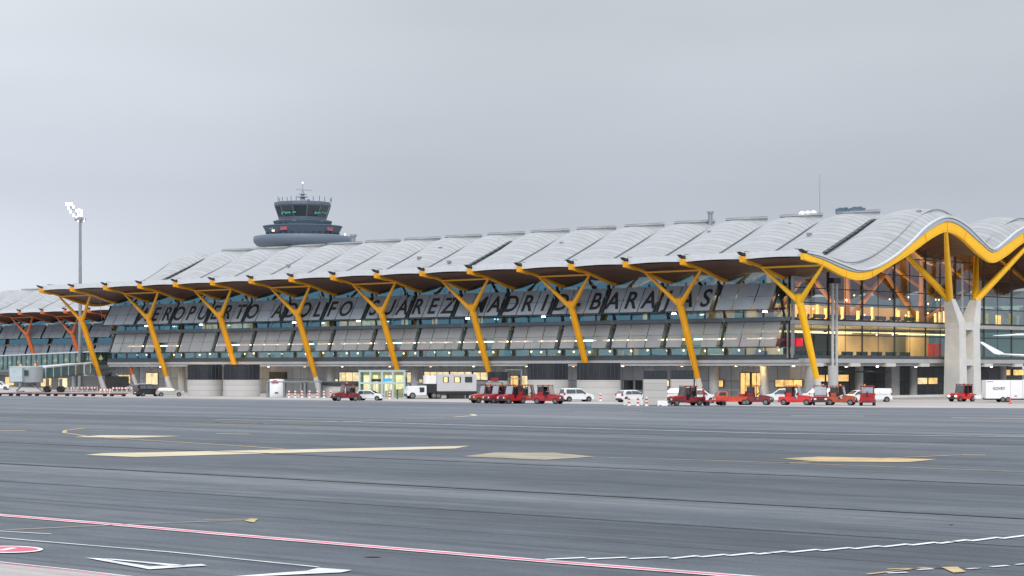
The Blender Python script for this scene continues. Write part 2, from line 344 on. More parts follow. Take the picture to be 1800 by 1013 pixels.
_p = [(p.x, p.y, .006) for p in _e]+[(p.x, p.y, .006) for p in [Vector((140, 330, 0)), Vector((-300, 460, 0))]]
tag(MB().add(_p, [tuple(range(len(_p)))]).build('paler_far_asphalt', M_asph2), kind='structure')  # added paler sheet: the far asphalt's brightness put into its colour
mz = [.016]
def marking(name, polys, m):
    b = MB(); z = mz[0]; mz[0] += .0004
    for P in polys:
        b.add([tuple(G(x, y).xy)+(z,) for x, y in P], [tuple(range(len(P)))])
    return tag(b.build(name, m), kind='structure')
def line(pts_, wm):                                   # a painted line of constant real width wm along photo points
    g = [G(x, y) for x, y in pts_]; L = []; Rr = []
    for i, p in enumerate(g):
        d = (g[min(i+1, len(g)-1)]-g[max(i-1, 0)]).normalized(); n = Vector((-d.y, d.x, 0))*wm/2; L.append(p+n); Rr.append(p-n)
    return L, Rr
def stripes(name, lines, m):
    b = MB(); z = mz[0]; mz[0] += .0004
    for pts_, wm in lines:
        L, Rr = line(pts_, wm)
        for i in range(len(L)-1):
            b.add([(p.x, p.y, z) for p in (L[i], L[i+1], Rr[i+1], Rr[i])], [(0,1,2,3)])
    return tag(b.build(name, m), kind='structure')
# lines are wide in reality because they are seen at a grazing angle
stripes('white_taxiway_line', [([(380,738),(600,741.5),(900,750),(1350,762),(1820,769)], .55)], P_wg)
stripes('pale_apron_line', [([(300,744),(560,742),(640,741)], .7), ([(0,712),(200,716),(420,717.5)], .8)], P_y2)
cur = [(830,728.5),(835,731),(800,733.5),(640,740.5),(400,747),(250,750.5),(150,753),(115,757),(112,761),(150,767),(250,774),(400,783),(500,790)]
stripes('yellow_curved_guide_line', [(cur[2:], .28)], P_y)
stripes('yellow_hook_line', [(cur[:3], .5)], P_yp)
marking('yellow_stand_box', [[(130,769),(180,765.5),(318,767),(240,770)]], P_yp)
marking('long_pale_yellow_bar', [[(150,800.5),(180,797.5),(825,784.5),(800,789),(240,804)]], P_yp)
marking('worn_yellow_panel', [[(815,803),(870,796),(975,796.5),(1045,803.5),(960,809)]], P_y2)
marking('yellow_stand_panel', [[(1372,807),(1440,803.5),(1648,808),(1600,813),(1450,812.5)]], P_y)
stripes('yellow_lead_in_line', [([(1040,804),(1250,810),(1500,819),(1820,831)], .16), ([(1380,815),(1560,806),(1690,800.5)], .25), ([(1690,800.5),(1732,801)], .7)], P_y)
stripes('small_yellow_bar', [([(1390,731.5),(1518,732)], .9), ([(1010,724.5),(1130,725.5)], .8), ([(1672,735),(1830,736.5)], 1.0), ([(0,757.5),(45,757.5)], .8), ([(380,763),(440,764)], .5)], P_yp)
red = [(-40,902.5),(0,906.5),(200,923),(450,945),(700,966),(960,988),(1320,1016),(1400,1022)]
stripes('red_line_white_border', [(red, .50)], P_w)
stripes('red_safety_line', [(red, .27)], P_r)
zig = []
n_ = 13
A_, B_ = [(960,983),(1180,981.5),(1330,974),(1500,964.5),(1650,955),(1815,942)], None
def along(pl, t):
    s_ = t*(len(pl)-1); i = min(int(s_), len(pl)-2); k = s_-i
    return (pl[i][0]*(1-k)+pl[i+1][0]*k, pl[i][1]*(1-k)+pl[i+1][1]*k)
dash = []
for i in range(15):
    p, q = along(A_, i/15), along(A_, (i+.93)/15); dash.append(([(p[0], p[1]+1.8), (q[0], q[1]-.9)], .20))
stripes('white_dashed_line', dash, P_w)
stripes('white_corner_dashes', [([(1612,1003),(1640,1001.5)],.14), ([(1700,1001.5),(1725,1000)],.14), ([(1742,998),(1772,995.5)],.14), ([(1786,994),(1815,991.5)],.12), ([(1560,1009),(1595,1007.5)],.14)], P_w)
stripes('yellow_nose_mark', [([(1525,1011),(1620,999.5),(1680,1000)], .12), ([(1560,1002),(1680,999)], .12)], P_y)
marking('yellow_nose_head', [[(1655,998.5),(1683,998),(1698,1007),(1676,1008.5)]], P_y)
stripes('white_stand_outline', [([(-20,945),(60,952),(300,972),(560,998.5)], .09), ([(-10,934.5),(90,940)], .08)], P_w)
marking('white_stand_corner', [[(560,1000),(618,1004),(600,1008),(425,1016),(400,1016),(540,1005)]], P_w)
marking('white_triangle', [[(150,982),(175,983.5),(262,997.5),(262,1002.5)], [(262,997.5),(355,993.5),(364,996),(262,1002.5)], [(175,983.5),(200,984.5),(330,995.6),(300,996.2)]], P_w)
stripes('yellow_tow_line', [([(-10,934),(200,924),(450,914.5)], .09), ([(360,915),(450,913.5)], .1)], P_y)
marking('yellow_square', [[(430,917),(440,913),(454,913.5),(446,920)]], P_y)
# tar seams and rubber marks running along the stand, and a few stains
M_seam = mark_mat('tar_seam', (.022,.026,.032), .9)
def vp_line(x0, y0, xa=-60, xb=1860):
    f_ = lambda x: HZ+(y0-HZ)*(x+3056)/(x0+3056); return [(x, f_(x)) for x in (xa, (xa*2+xb)/3, (xa+xb*2)/3, xb)]
random.seed(9)
stripes('tar_seam', [(vp_line(x0, y0), w_) for x0, y0, w_ in ((0,733,.3),(0,778,.3),(0,815,.30),(0,846,.12),(900,742,.35),(900,940,.05))], M_seam)
def oval(cx, cy, rx, ry, n=28, hole=0):
    return [(cx+rx*cos(2*pi*i/n), cy+ry*sin(2*pi*i/n)) for i in range(n)]
marking('white_disc_marking', [oval(8,967.5,68,6.3)], P_w); marking('oil_stain', [oval(655,979.5,16,1.0), oval(1672,923,5,.7)], M_seam); marking('red_disc_marking', [oval(8,967.5,60,5)], P_r)
marking('white_disc_figure', [[(-8,969),(20,964.6),(30,965.4),(6,969.8)]], P_w)
cz = mz[0]; mz[0] += .001
g_ = [G(-40,988), G(0,992), G(120,1004), G(230,1016), G(260,1030), G(-60,1060)]
tag(MB().add([(p.x,p.y,cz) for p in g_], [tuple(range(6))]).build('pale_corner_pavement', M_apron), kind='structure')
stripes('corner_white_edge_line', [([(-40,986),(0,990),(120,1002.5),(235,1016)], .07)], P_w); stripes('corner_red_edge_line', [([(-40,988.5),(0,992.5),(118,1005),(228,1018)], .08)], P_r)

# ------------------------------------------------------------------ roof profiles (building units)
def interp(tab):
    xs = [p[0] for p in tab]; ys = [p[1] for p in tab]; n = len(xs)
    m = [0]*n
    for i in range(1, n-1):
        m[i] = ((ys[i+1]-ys[i])/(xs[i+1]-xs[i])+(ys[i]-ys[i-1])/(xs[i]-xs[i-1]))/2
    m[0] = (ys[1]-ys[0])/(xs[1]-xs[0]); m[-1] = (ys[-1]-ys[-2])/(xs[-1]-xs[-2])
    def f(x):
        x = min(max(x, xs[0]), xs[-1])
        i = 0
        while i < n-2 and x > xs[i+1]: i += 1
        h = xs[i+1]-xs[i]; t = (x-xs[i])/h
        return (2*t**3-3*t*t+1)*ys[i]+(t**3-2*t*t+t)*h*m[i]+(-2*t**3+3*t*t)*ys[i+1]+(t**3-t*t)*h*m[i+1]
    return f
VC = 41.4
sym = lambda f: (lambda v: f(v if v <= VC else 2*VC-v))
P_bt = sym(interp([(0,16.83),(2.8,16.42),(7.95,15.33),(10.6,15.10),(13.25,15.45),(16.7,16.67),(21.7,18.85),(27.2,21.35),(30.35,22.15),(33,21.85),(38.5,19.7),(41.4,18.72),(44.3,19.7)]))
P_bb = sym(interp([(0,16.35),(2.96,15.8),(7.45,14.57),(10.2,14.2),(12.6,14.42),(16,15.6),(21.74,17.75),(27.7,20.25),(30.35,20.9),(33,20.5),(38.5,18.2),(41.4,17.40),(44.3,18.2)]))
P_rt = sym(interp([(0,17.2),(2.5,16.97),(7,16.14),(10.7,15.57),(14.2,16.02),(18.3,17.5),(21.7,19.2),(25.6,21.5),(30.35,22.9),(35,22.0),(38.5,20.38),(41.4,19.25),(44.3,20.38)]))
def bulge(v):
    v = v if v <= VC else 2*VC-v
    return .95*min(1, v/9.)**1.2 + .25*math.exp(-((v-33)/4.5)**2)
P_cr = sym(interp([(0,17.40),(3,17.12),(7,16.42),(10.7,16.0),(14,16.75),(17.2,18.0),(22.8,20.4),(28.2,22.65),(31,23.15),(33.5,22.85),(37,21.6),(41.4,19.7),(44,20.6)]))
rbulge = sym(interp([(0,0),(4,.40),(9,.60),(18,.65),(23,.95),(26.3,1.4),(28.2,1.2),(31,.95),(34,1.15),(36,1.4),(38,1.25),(41.4,1.0),(44,1.2)]))
VW = 2*VC
VS = [VW*i/84 for i in range(85)]

def roof_bay(root, u0, u1, first=False, last=False, far=False):
    n = 8; b = MB(); V = []
    for j, v in enumerate(VS):
        for i in range(n+1):
            t = i/n; z = P_cr(v)+rbulge(v)*(1-(2*t-1)**2)
            if first: z += (P_rt(v)-P_cr(v))*(1-t)**2
            if last: z += (P_rt(v)-P_cr(v))*t**2
            V.append((-(u0+(u1-u0)*t), v, z))
    m = n+1
    b.add(V, [(j*m+i, j*m+i+1, (j+1)*m+i+1, (j+1)*m+i) for j in range(len(VS)-1) for i in range(n)])
    o = b.build('roof_bay', M_roof, root, True)
    # bamboo ceiling below it
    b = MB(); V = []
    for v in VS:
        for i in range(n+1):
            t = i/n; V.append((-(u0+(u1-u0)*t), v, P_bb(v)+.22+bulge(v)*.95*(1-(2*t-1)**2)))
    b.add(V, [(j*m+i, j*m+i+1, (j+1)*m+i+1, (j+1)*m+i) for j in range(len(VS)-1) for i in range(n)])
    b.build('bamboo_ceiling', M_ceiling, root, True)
    # eave: white lip with curved lower edge, on both long sides
    for vv, sgn, nm in ((0, -1, 'eave_lip'), (VW, 1, 'eave_lip')):
        b = MB(); m2 = 12
        top = []; bot = []
        for i in range(m2+1):
            t = i/m2; u = u0+.25+(u1-u0-.5)*t
            top.append((-u, vv+sgn*.12, 17.40+.03*(1-(2*t-1)**2))); bot.append((-u, vv+sgn*.12, 16.60+.12*(1-(2*t-1)**2)))
        for i in range(m2):
            A, B, C_, D = top[i], top[i+1], bot[i+1], bot[i]
            b.slab([A, B, C_, D], (0, -sgn, 0), .35)
        b.build(nm, M_trim, root)
    return o
def roof_beam(root, u, m, end=0):
    b = MB(); w2 = .24; V = []
    for v in VS:
        for x, z in ((-u-w2, P_bb(v)), (-u+w2, P_bb(v)), (-u+w2, P_bt(v)), (-u-w2, P_bt(v))): V.append((x, v, z))
    n = len(VS)
    b.add(V, [(4*j+k, 4*j+(k+1)%4, 4*j+4+(k+1)%4, 4*j+4+k) for j in range(n-1) for k in range(4)]+[(3,2,1,0), (4*n-4, 4*n-3, 4*n-2, 4*n-1)])
    o = b.build('roof_beam', m, root)
    for vv, s_ in ((0, -1), (VW, 1)):                  # dark gutter bracket and deeper nose at each tip
        b = MB(); pr = [(-1.1,17.45),(-.68,17.12),(.8,16.75),(1.4,16.6),(1.1,16.85),(0,17.2)]; b.add([(x, vv-s_*y, z) for x in (-u-.30, -u+.30) for y, z in pr], [tuple(range(6)), tuple(range(6, 12))[::-1]]+[(k, (k+1)%6, 6+(k+1)%6, 6+k) for k in range(6)]); b.build('gutter_bracket', M_dark, o)
        b = MB(); b.add([(x, vv+s_*y, z) for x in (-u-.27, -u+.27) for y, z in ((-1.6, 15.95), (.55, 16.25), (.62, 16.95), (-1.6, 16.8))], [(0,1,2,3),(7,6,5,4),(0,4,5,1),(1,5,6,2),(2,6,7,3),(3,7,4,0)]); b.build('beam_nose', m, o)
    if end:                                            # rim strips on the gable beam
        def strip(nm, zf0, zf1, x0, x1, mm):
            c = MB(); V = []
            for v in VS:
                for x, z in ((x0, zf0(v)), (x1, zf0(v)), (x1, zf1(v)), (x0, zf1(v))): V.append((x, v, z))
            c.add(V, [(4*j+k, 4*j+(k+1)%4, 4*j+4+(k+1)%4, 4*j+4+k) for j in range(n-1) for k in range(4)]+[(3,2,1,0), (4*n-4, 4*n-3, 4*n-2, 4*n-1)])
            return c.build(nm, mm, root)
        xa, xb = (-u, -u+.34) if end > 0 else (-u-.34, -u)
        strip('gable_rim', lambda v: P_bt(v)+.05, lambda v: P_rt(v)-.28, xa, xb, M_trim_blue)
        strip('gable_edge', lambda v: P_rt(v)-.22, lambda v: P_rt(v)+.02, xa-.15, xb+.12, M_trim)
        xs0 = -u-1.5 if end > 0 else -u+1.3
        strip('gable_flashing', lambda v: P_rt(v)+.30+bulge(v)*.42, lambda v: P_rt(v)+.42+bulge(v)*.46, xs0, xs0+.12, M_steel)
        c = MB()
        for v in (3.1, 7.9, 13.6, 25.5, 30.35, 34.4, 49.5, 52.45, 57.3, 69.2, 74.9, 79.7):
            sl = (P_bt(v+.05)-P_bt(v-.05))/.1; nrm = Vector((0, -sl, 1)).normalized()
            c.bar((-u+.26*end, v, P_bb(v)+.03), Vector((-u+.26*end, v, P_bb(v)+.03))+nrm*(P_bt(v)-P_bb(v)-.06)*nrm.z, .10, .10)
        c.build('beam_stiffener', M_yellow_d, o)
    return o
def gutter(root, u):
    b = MB(); V = []
    for v in VS:
        for x in (-u-.17, -u+.17): V.append((x, v, P_cr(v)+.16))
    b.add(V, [(2*j, 2*j+1, 2*j+3, 2*j+2) for j in range(len(VS)-1)])
    V2 = [(x, y, z) for x, y, z in V]
    return b.build('roof_gutter', M_gut, root)
M_gut = mat('gutter_metal', (.06,.065,.075), .5, .2, var=.2)
def vent(root, u, v0, v1):
    b = MB(); n = int((v1-v0)/.9)
    for i in range(n):
        a_, c = v0+(v1-v0)*i/n, v0+(v1-v0)*(i+.86)/n
        b.bar((-u, a_, P_cr(a_)+.36), (-u, c, P_cr(c)+.36), .62, .16)
    b.build('roof_vent', M_dark, root)
def lantern(root, uc, vc=30.6, ru=2.75, rv=2.9):
    def srf(x, v): return P_cr(vc)+rbulge(vc)-.10+(v-vc)*.07
    b = MB(); n = 36; V = []
    for off, k in ((-.9, 1), (-.02, 1), (-.02, 1.04), (.10, 1.04), (.15, .92), (.18, .55)):
        for i in range(n):
            x = -uc+ru*k*cos(2*pi*i/n); v = vc+rv*k*sin(2*pi*i/n); V.append((x, v, srf(-uc+ru*cos(2*pi*i/n)*min(k, 1), vc+rv*sin(2*pi*i/n)*min(k, 1))+off))
    V.append((-uc, vc, srf(-uc, vc)+.18))
    b.add(V, [(j*n+i, j*n+(i+1)%n, (j+1)*n+(i+1)%n, (j+1)*n+i) for j in range(5) for i in range(n)]+[(5*n+i, 5*n+(i+1)%n, 6*n) for i in range(n)])
    o = b.build('roof_lantern', M_lantern, root, True)
    c = MB(); V = [(-uc+ru*k_*cos(2*pi*i/n), vc+rv*k_*sin(2*pi*i/n), srf(-uc+ru*cos(2*pi*i/n), vc+rv*sin(2*pi*i/n))+z) for z, k_ in ((.24, 1.0), (.29, 1.0), (.29, 1.02), (.24, 1.02)) for i in range(n)]
    c.add(V, [(j*n+i, j*n+(i+1)%n, ((j+1)%4)*n+(i+1)%n, ((j+1)%4)*n+i) for j in range(4) for i in range(n)])
    c.build('lantern_railing', M_steel, o)
M_lantern = mat('lantern_metal', (.30,.315,.33), .5, .1, var=.12)

def taper_limb(b, pts_, nn=12):                        # pts: (p, half-width along u, half-depth across)
    V = []
    for p, hu, hd, d in pts_:
        p = Vector(p); d = Vector(d).normalized(); r = Vector((1,0,0)); r = (r-d*r.dot(d)).normalized(); t = d.cross(r)
        for i in range(nn):
            a_ = 2*pi*i/nn; V.append(p+r*cos(a_)*hu+t*sin(a_)*hd)
    k = len(pts_)
    b.add(V, [(j*nn+i, j*nn+(i+1)%nn, (j+1)*nn+(i+1)%nn, (j+1)*nn+i) for j in range(k-1) for i in range(nn)]+[tuple(range(nn))[::-1], tuple(range((k-1)*nn, k*nn))])
def y_column(root, uc, m, name='branching_column'):
    foot, base, fork = Vector((-uc, 9.3, 0)), Vector((-uc, 8.38, 2.4)), Vector((-uc, 4.75, 11.9))
    d = fork-base; b = MB()
    taper_limb(b, [(base, .28, .28, d), (base+d*.04, .36, .36, d), (base+d*.5, .44, .44, d), (fork+d*-.02, .46, .44, d), (fork+d*.06, .55, .36, d)])
    for s_ in (-1, 1):
        tip = Vector((-uc+s_*4.5, 3.3, P_bb(3.3)+.1)); st = fork+Vector((s_*.22, 0, -.15)); e_ = tip-st
        taper_limb(b, [(st, .36, .34, e_), (st+e_*.35, .28, .28, e_), (st+e_*.9, .17, .17, e_), (tip, .12, .12, e_)])
    b.bar((-uc-4.5+.2, 3.25, P_bb(3.25)-.02), (-uc+4.5-.2, 3.25, P_bb(3.25)-.02), .16, .20)
    o = b.build(name, m, root, True)
    # slot on the outward face of the shaft and the concrete foot
    c = MB(); dn = d.normalized(); off = Vector((0, -dn.z, dn.y))*.5
    c.bar(base+d*.2+off, base+d*.92+off, .13, .04); c.build('shaft_slot', M_yellow_d if m != M_orange else M_orange, o)
    f_ = MB(); taper_limb(f_, [(foot, .50, .50, d), (base+d*.01, .36, .36, d)]); f_.build('concrete_foot', M_conc, o, True)
    return o

# ------------------------------------------------------------------ main terminal
ROOTX = (BX*K, BZ*K, 0)
term = thing('terminal_building', 'long glass airport terminal with wavy grey roof and yellow Y columns', 'terminal', ROOTX, -TH, scale=K)
N = 17
beams = []
for i in range(N):
    roof_bay(term, 9*i, 9*i+9, i == 0, i == N-1)
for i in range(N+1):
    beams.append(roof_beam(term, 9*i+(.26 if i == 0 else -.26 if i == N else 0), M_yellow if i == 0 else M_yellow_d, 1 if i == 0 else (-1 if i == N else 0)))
for i in range(1, N): gutter(term, 9*i)
for i in range(1, N-1): lantern(term, 9*i+4.5)
vent(term, 9, 16.5, 27.5); vent(term, 72, 17, 27); vent(term, 144, 17, 27); vent(term, 2.2, 4.5, 8.6)
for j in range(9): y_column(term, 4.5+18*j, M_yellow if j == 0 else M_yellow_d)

# tree column under the gable
tcx, tcy = -4.5, VC
b = MB()
for s_ in (-1, 1):
    y0, y1 = tcy+s_*1.35, tcy+s_*2.7
    def ring(z, yc, hw, hx): return [(tcx-hx, yc-hw, z), (tcx+hx, yc-hw, z), (tcx+hx, yc+hw, z), (tcx-hx, yc+hw, z)]
    V = ring(0, tcy+s_*1.75, .95, 1.2)+ring(8.9, tcy+s_*1.75, .80, 1.05)+ring(9.7, tcy+s_*1.85, .85, 1.05)+ring(12.75, tcy+s_*3.2, .50, .55)
    b.add(V, [(4*j+k, 4*j+(k+1)%4, 4*j+4+(k+1)%4, 4*j+4+k) for j in range(3) for k in range(4)]+[(3,2,1,0),(12,13,14,15)])
b.box(tcx-1.0, tcx+1.0, tcy-1.05, tcy+1.05, 8.75, 9.75); b.box(tcx-1.0, tcx+1.0, tcy-1.05, tcy+1.05, 4.1, 4.9)
b.box(tcx-.5, tcx+.5, tcy-1.05, tcy+1.05, 0, 1.2)
tree = b.build('tree_column', M_conc, term)
for s_ in (-1, 1):
    for u_ in (0.26, 9):
        a_ = Vector((tcx, tcy+s_*3.2, 12.65)); vt = tcy+s_*11.05; q = Vector((-u_, vt, P_bb(vt)+.1)); e_ = q-a_
        c = MB(); taper_limb(c, [(a_, .48, .48, e_), (a_+e_*.4, .42, .42, e_), (q, .26, .26, e_)]); c.build('yellow_arm', M_yellow, tree, True)

# floors, slab edges
UE0, UE1 = 7.9, 145.1; VF0 = 8.3; VF1 = VW-8.3
L = 9
def fb(u0, u1, v0, v1, z0, z1, b=None): return (b or MB()).box(-u1, -u0, v0, v1, z0, z1)
fb(UE0+.05, UE1-.05, VF0+.05, VF1-.05, 4.45, 4.98).build('middle_floor', M_floor_in, term)
fb(UE0+.05, UE1-.05, VF0+.05, VF1-.05, 9.05, 9.55).build('upper_floor', M_floor_in, term)
b = fb(UE0-1.0, UE1+1.0, 8.14, VF0, 4.40, 4.92); fb(UE0-1.0, UE0, VF0, VF1, 4.40, 4.92, b); fb(UE1, UE1+1.0, VF0, VF1, 4.40, 4.92, b); fb(UE0-1.0, UE1+1.0, VF1, VF1+1.4, 4.4, 4.92, b)
b.build('lower_slab_edge', M_conc2, term)
b = fb(UE0-.9, UE1+.9, 8.08, 8.13, 4.80, 5.40); fb(UE0-.9, UE0-.8, 8.2, VF1, 4.92, 5.30, b); b.build('walkway_rail', mat('rail_metal', (.07,.085,.10), .45, .3, var=.15), term)
b = fb(UE0-.55, UE0, VF0-.55, VF1, 9.08, 9.56); b.build('upper_slab_edge', M_conc2, term)
fb(UE0, UE1, VF0-.6, VF0-.02, 9.48, 9.95).build('upper_fascia', mat('blue_grey_fascia', (.12,.155,.19), .45, .2, var=.12), term)
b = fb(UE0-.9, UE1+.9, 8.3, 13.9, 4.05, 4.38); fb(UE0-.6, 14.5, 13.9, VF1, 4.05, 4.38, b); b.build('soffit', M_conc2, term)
# brackets under the slab on the gable side
for v in range(12, 76, 8): MB().box(-UE0+.1, -UE0+1.1, v-1.1, v+1.1, 3.95, 4.38).build('slab_bracket', M_conc, term)
for k, u in enumerate([8.5+9*j for j in range(15)]):
    MB().lathe([(.16, 3.96), (.16, 4.04)], 8, -u, 9.2+((k*37) % 3)*.5).build('soffit_downlight', M_lamp, term)
for k in range(75): MB().box(-(9.2+k*1.8)-.25, -(9.2+k*1.8)+.25, 8.5, 8.9, 3.98, 4.04).build('soffit_vent', M_dark, term)

# glazing of the long side, bay by bay
random.seed(3)
def mull(b, u, z0, z1, v=VF0-.06, wd=.08): b.box(-u-wd/2, -u+wd/2, v-.08, v, z0, z1)
for i in range(15):
    u0 = 9+9*i if i else UE0; u1 = 18+9*i if i < 14 else UE1
    o = MB().add([(-u1, VF0, 4.98), (-u0, VF0, 4.98), (-u0, VF0, 9.05), (-u1, VF0, 9.05)], [(0,1,2,3)]).build('glass_wall', M_glass, term)
    b = MB()
    for k in range(4 if i < 14 else 3): mull(b, 9+9*i+3*k+.001*k, 4.98, 9.04)
    b.box(-u1, -u0, VF0-.12, VF0-.03, 6.5, 6.58); b.build('mullions', M_dark, o)
    # upper glass reaches the vaulted ceiling
    nn = 8; V = []
    for k in range(nn+1):
        u = u0+(u1-u0)*k/nn; t = min(max((u-(9+9*i))/9, 0), 1)
        V += [(-u, VF0, 9.56), (-u, VF0, P_bb(VF0)+.2+bulge(VF0)*.95*(1-(2*t-1)**2))]
    o = MB().add(V, [(2*k, 2*k+2, 2*k+3, 2*k+1) for k in range(nn)]).build('glass_wall', M_glass, term)
    b = MB()
    for k in range(3 if i < 14 else 4): mull(b, 9+9*i+3*k+.3, 9.56, 14.5)
    b.bar((-(9+9*i), VF0-.12, 9.6), (-(9+9*i)-1.2, VF0-.12, 14.6), .28, .1, up=(0,1,0)); b.build('mullions', M_dark, o)
# sloping sunshade screens: three to a bay in each row
UP_T, UP_B = (7.3, 14.05), (5.5, 10.85); LO_T, LO_B = (8.12, 9.40), (6.95, 6.37)
def screen(u0, u1, T, B, m, split):
    b = MB(); d = Vector((0, T[0]-B[0], T[1]-B[1])); nrm = Vector((0, -d.z, d.y)).normalized()
    def P(u, t): return Vector((-u, B[0], B[1]))+d*t
    for t0, t1 in split:
        b.slab([P(u1, t0), P(u0, t0), P(u0, t1), P(u1, t1)], nrm, .07)
    return b.build('sunshade_screen', m, term)
for i in range(15):
    for k in range(3):
        u0 = 9+9*i+3*k; g0 = .50 if k == 0 else .09; g1 = .50 if k == 2 else .09
        screen(u0+g0, u0+3-g1, UP_T, UP_B, M_panel, ((0, .485), (.505, 1)))
        if i % 2 == 1 and k == 1:                       # short screen where a column passes
            screen(u0+g0, u0+3-g1, LO_T, LO_B, M_panel2, ((.5, 1),))
        else: screen(u0+g0, u0+3-g1, LO_T, LO_B, M_panel2, ((0, .49), (.51, 1)))
for i in range(16):
    u = 9+9*i; b = MB()
    b.bar((-u, UP_B[0]+.1, UP_B[1]-.1), (-u, UP_T[0]+.1, UP_T[1]), .22, .2); b.bar((-u, VF0-.1, 11.0), (-u, UP_B[0]+.2, UP_B[1]-.05), .18, .3)
    b.bar((-u, LO_B[0]+.1, LO_B[1]-.05), (-u, LO_T[0]+.05, LO_T[1]), .26, .2); b.bar((-u, VF0-.1, 6.9), (-u, LO_B[0]+.15, LO_B[1]), .2, .5)
    b.bar((-u, 8.18, 5.42), (-u, 8.18, 6.2), .5, .1)
    b.build('screen_bracket', M_dark, term)
    MB().tube((-u+.9, UP_B[0]-.05, UP_B[1]+.2), (-u+.9, LO_T[0]-1.0, 9.0), .035, n=5).build('tie_rod', M_steel, term)
    MB().tube((-u+1.0, 4.4, 15.0), (-u+.3, UP_B[0]-.2, UP_B[1]+.9), .03, n=5).build('stay_cable', M_steel, term)
# rails along screens' lower edges with small lamps
fb(9.4, 143.6, UP_B[0]-.03, UP_B[0]+.08, UP_B[1]-.16, UP_B[1]-.03).build('screen_rail', M_dark, term)
fb(9.4, 143.6, LO_B[0]-.03, LO_B[0]+.08, LO_B[1]-.14, LO_B[1]-.03).build('screen_rail', M_dark, term)
for j in range(9):
    u = 10.0+18*j-(4 if j % 2 else 0)
    if u > 143: continue
    MB().box(-u-.24, -u+.24, UP_B[0]-.2, UP_B[0]+.1, UP_B[1]-.02-.36, UP_B[1]-.22).build('facade_floodlight', M_lampc, term)
# sign letters, one to a screen
text = 'AEROPUERTO ADOLFO SUÁREZ MADRID-BARAJAS'
UL = 135.0
dU = Vector((0, UP_T[0]-UP_B[0], UP_T[1]-UP_B[1])); lenU = dU.length; dUn = dU.normalized(); nU = Vector((0, -dUn.z, dUn.y))
for i, ch in enumerate(text):
    if ch == ' ': continue
    cu = bpy.data.curves.new('letter', 'FONT'); cu.body = ch; cu.size = 3.55; cu.align_x = 'CENTER'; cu.extrude = .02; cu.offset = .055; cu.resolution_u = 4
    to = bpy.data.objects.new('tmp', cu); COL.objects.link(to); dg = bpy.context.evaluated_depsgraph_get()
    me = bpy.data.meshes.new_from_object(to.evaluated_get(dg)); bpy.data.objects.remove(to)
    me.materials.clear(); me.materials.append(M_letter); me.name = 'sign_letter'
    o = bpy.data.objects.new('sign_letter', me); COL.objects.link(o); o.parent = term
    uc = UL-3*i-1.5
    p = Vector((-uc, UP_B[0], UP_B[1]))+dUn*(lenU*.15)+nU*.10
    o.matrix_local = Matrix(((.93, 0, nU.x, p.x), (0, dUn.y, nU.y, p.y), (0, dUn.z, nU.z, p.z), (0, 0, 0, 1)))
# corner posts
for z0, z1 in ((4.98, 9.05), (9.57, 14.9)):
    b = MB(); b.box(-UE0-.02, -UE0+.30, VF0-.42, VF0-.12, z0, z1); b.box(-UE0-.65, -UE0-.42, VF0-.42, VF0-.16, z0, z1); b.build('corner_post', M_steel, term)
fb(UE0+.3, UE0+.42, VF0-.4, VF0-.2, 4.98, 14.9).build('corner_strip', M_dark, term)
# gable glazing, in bays
VB = [VF0+i*(VF1-VF0)/9 for i in range(10)]
def zc(u, v):
    t = (u % 9)/9; return P_bb(v)+.2+bulge(v)*.95*(1-(2*t-1)**2)
for i in range(9):
    v0, v1 = VB[i], VB[i+1]; x = -UE0
    o = MB().quad((x, v0, 4.98), (x, v1, 4.98), (x, v1, 9.05), (x, v0, 9.05)).build('glass_wall', M_glass_low, term)
    b = MB()
    b.box(x+.02, x+.14, v0-.10, v0+.10, 4.99, 9.04)
    vm_ = (v0+v1)/2; b.box(x+.02, x+.07, vm_-.025, vm_+.025, 4.99, 9.04)
    b.box(x+.02, x+.16, v0+.1, v1-.1, 7.78, 7.92); b.box(x+.02, x+.12, v0+.1, v1-.1, 4.99, 5.16); b.build('mullions', M_dark, o)
    nn = 8; V = []
    for k in range(nn+1):
        v = v0+(v1-v0)*k/nn; V += [(x, v, 9.57), (x, v, zc(UE0, v))]
    o = MB().add(V, [(2*k, 2*k+2, 2*k+3, 2*k+1) for k in range(nn)]).build('glass_wall', M_glass_end, term)
    b = MB()
    b.box(x+.02, x+.16, v0-.12, v0+.12, 9.58, zc(UE0, v0)-.05)
    vm_ = (v0+v1)/2; b.box(x+.02, x+.07, vm_-.025, vm_+.025, 9.58, zc(UE0, vm_)-.05)
    for z in (11.73, 13.51, 15.7, 17.9, 20.0):
        if z < min(zc(UE0, v0), zc(UE0, v1)) or z < 14: b.box(x+.02, x+.22, v0+.12, v1-.12, z-.06, z+.06)
        else:
            vv = [v0+(v1-v0)*k/20 for k in range(21)]; ok = [v for v in vv if zc(UE0, v) > z+.1]
            if len(ok) > 1: b.box(x+.02, x+.22, max(ok[0], v0+.12), min(ok[-1], v1-.12), z-.06, z+.06)
    b.box(x+.02, x+.12, v0+.12, v1-.12, 9.58, 9.8)
    b.build('mullions', M_dark, o)
# far long side and far gable closed with glass as well
MB().quad((-UE0, VF1, 4.98), (-UE1, VF1, 4.98), (-UE1, VF1, 15.0), (-UE0, VF1, 15.0)).build('rear_glass_wall', M_glass, term)
V = []
for v in VS:
    if VF0 <= v <= VF1: V += [(-UE1, v, 4.98), (-UE1, v, zc(UE1, v))]
MB().add(V, [(2*k, 2*k+2, 2*k+3, 2*k+1) for k in range(len(V)//2-1)]).build('rear_glass_wall', M_glass, term)
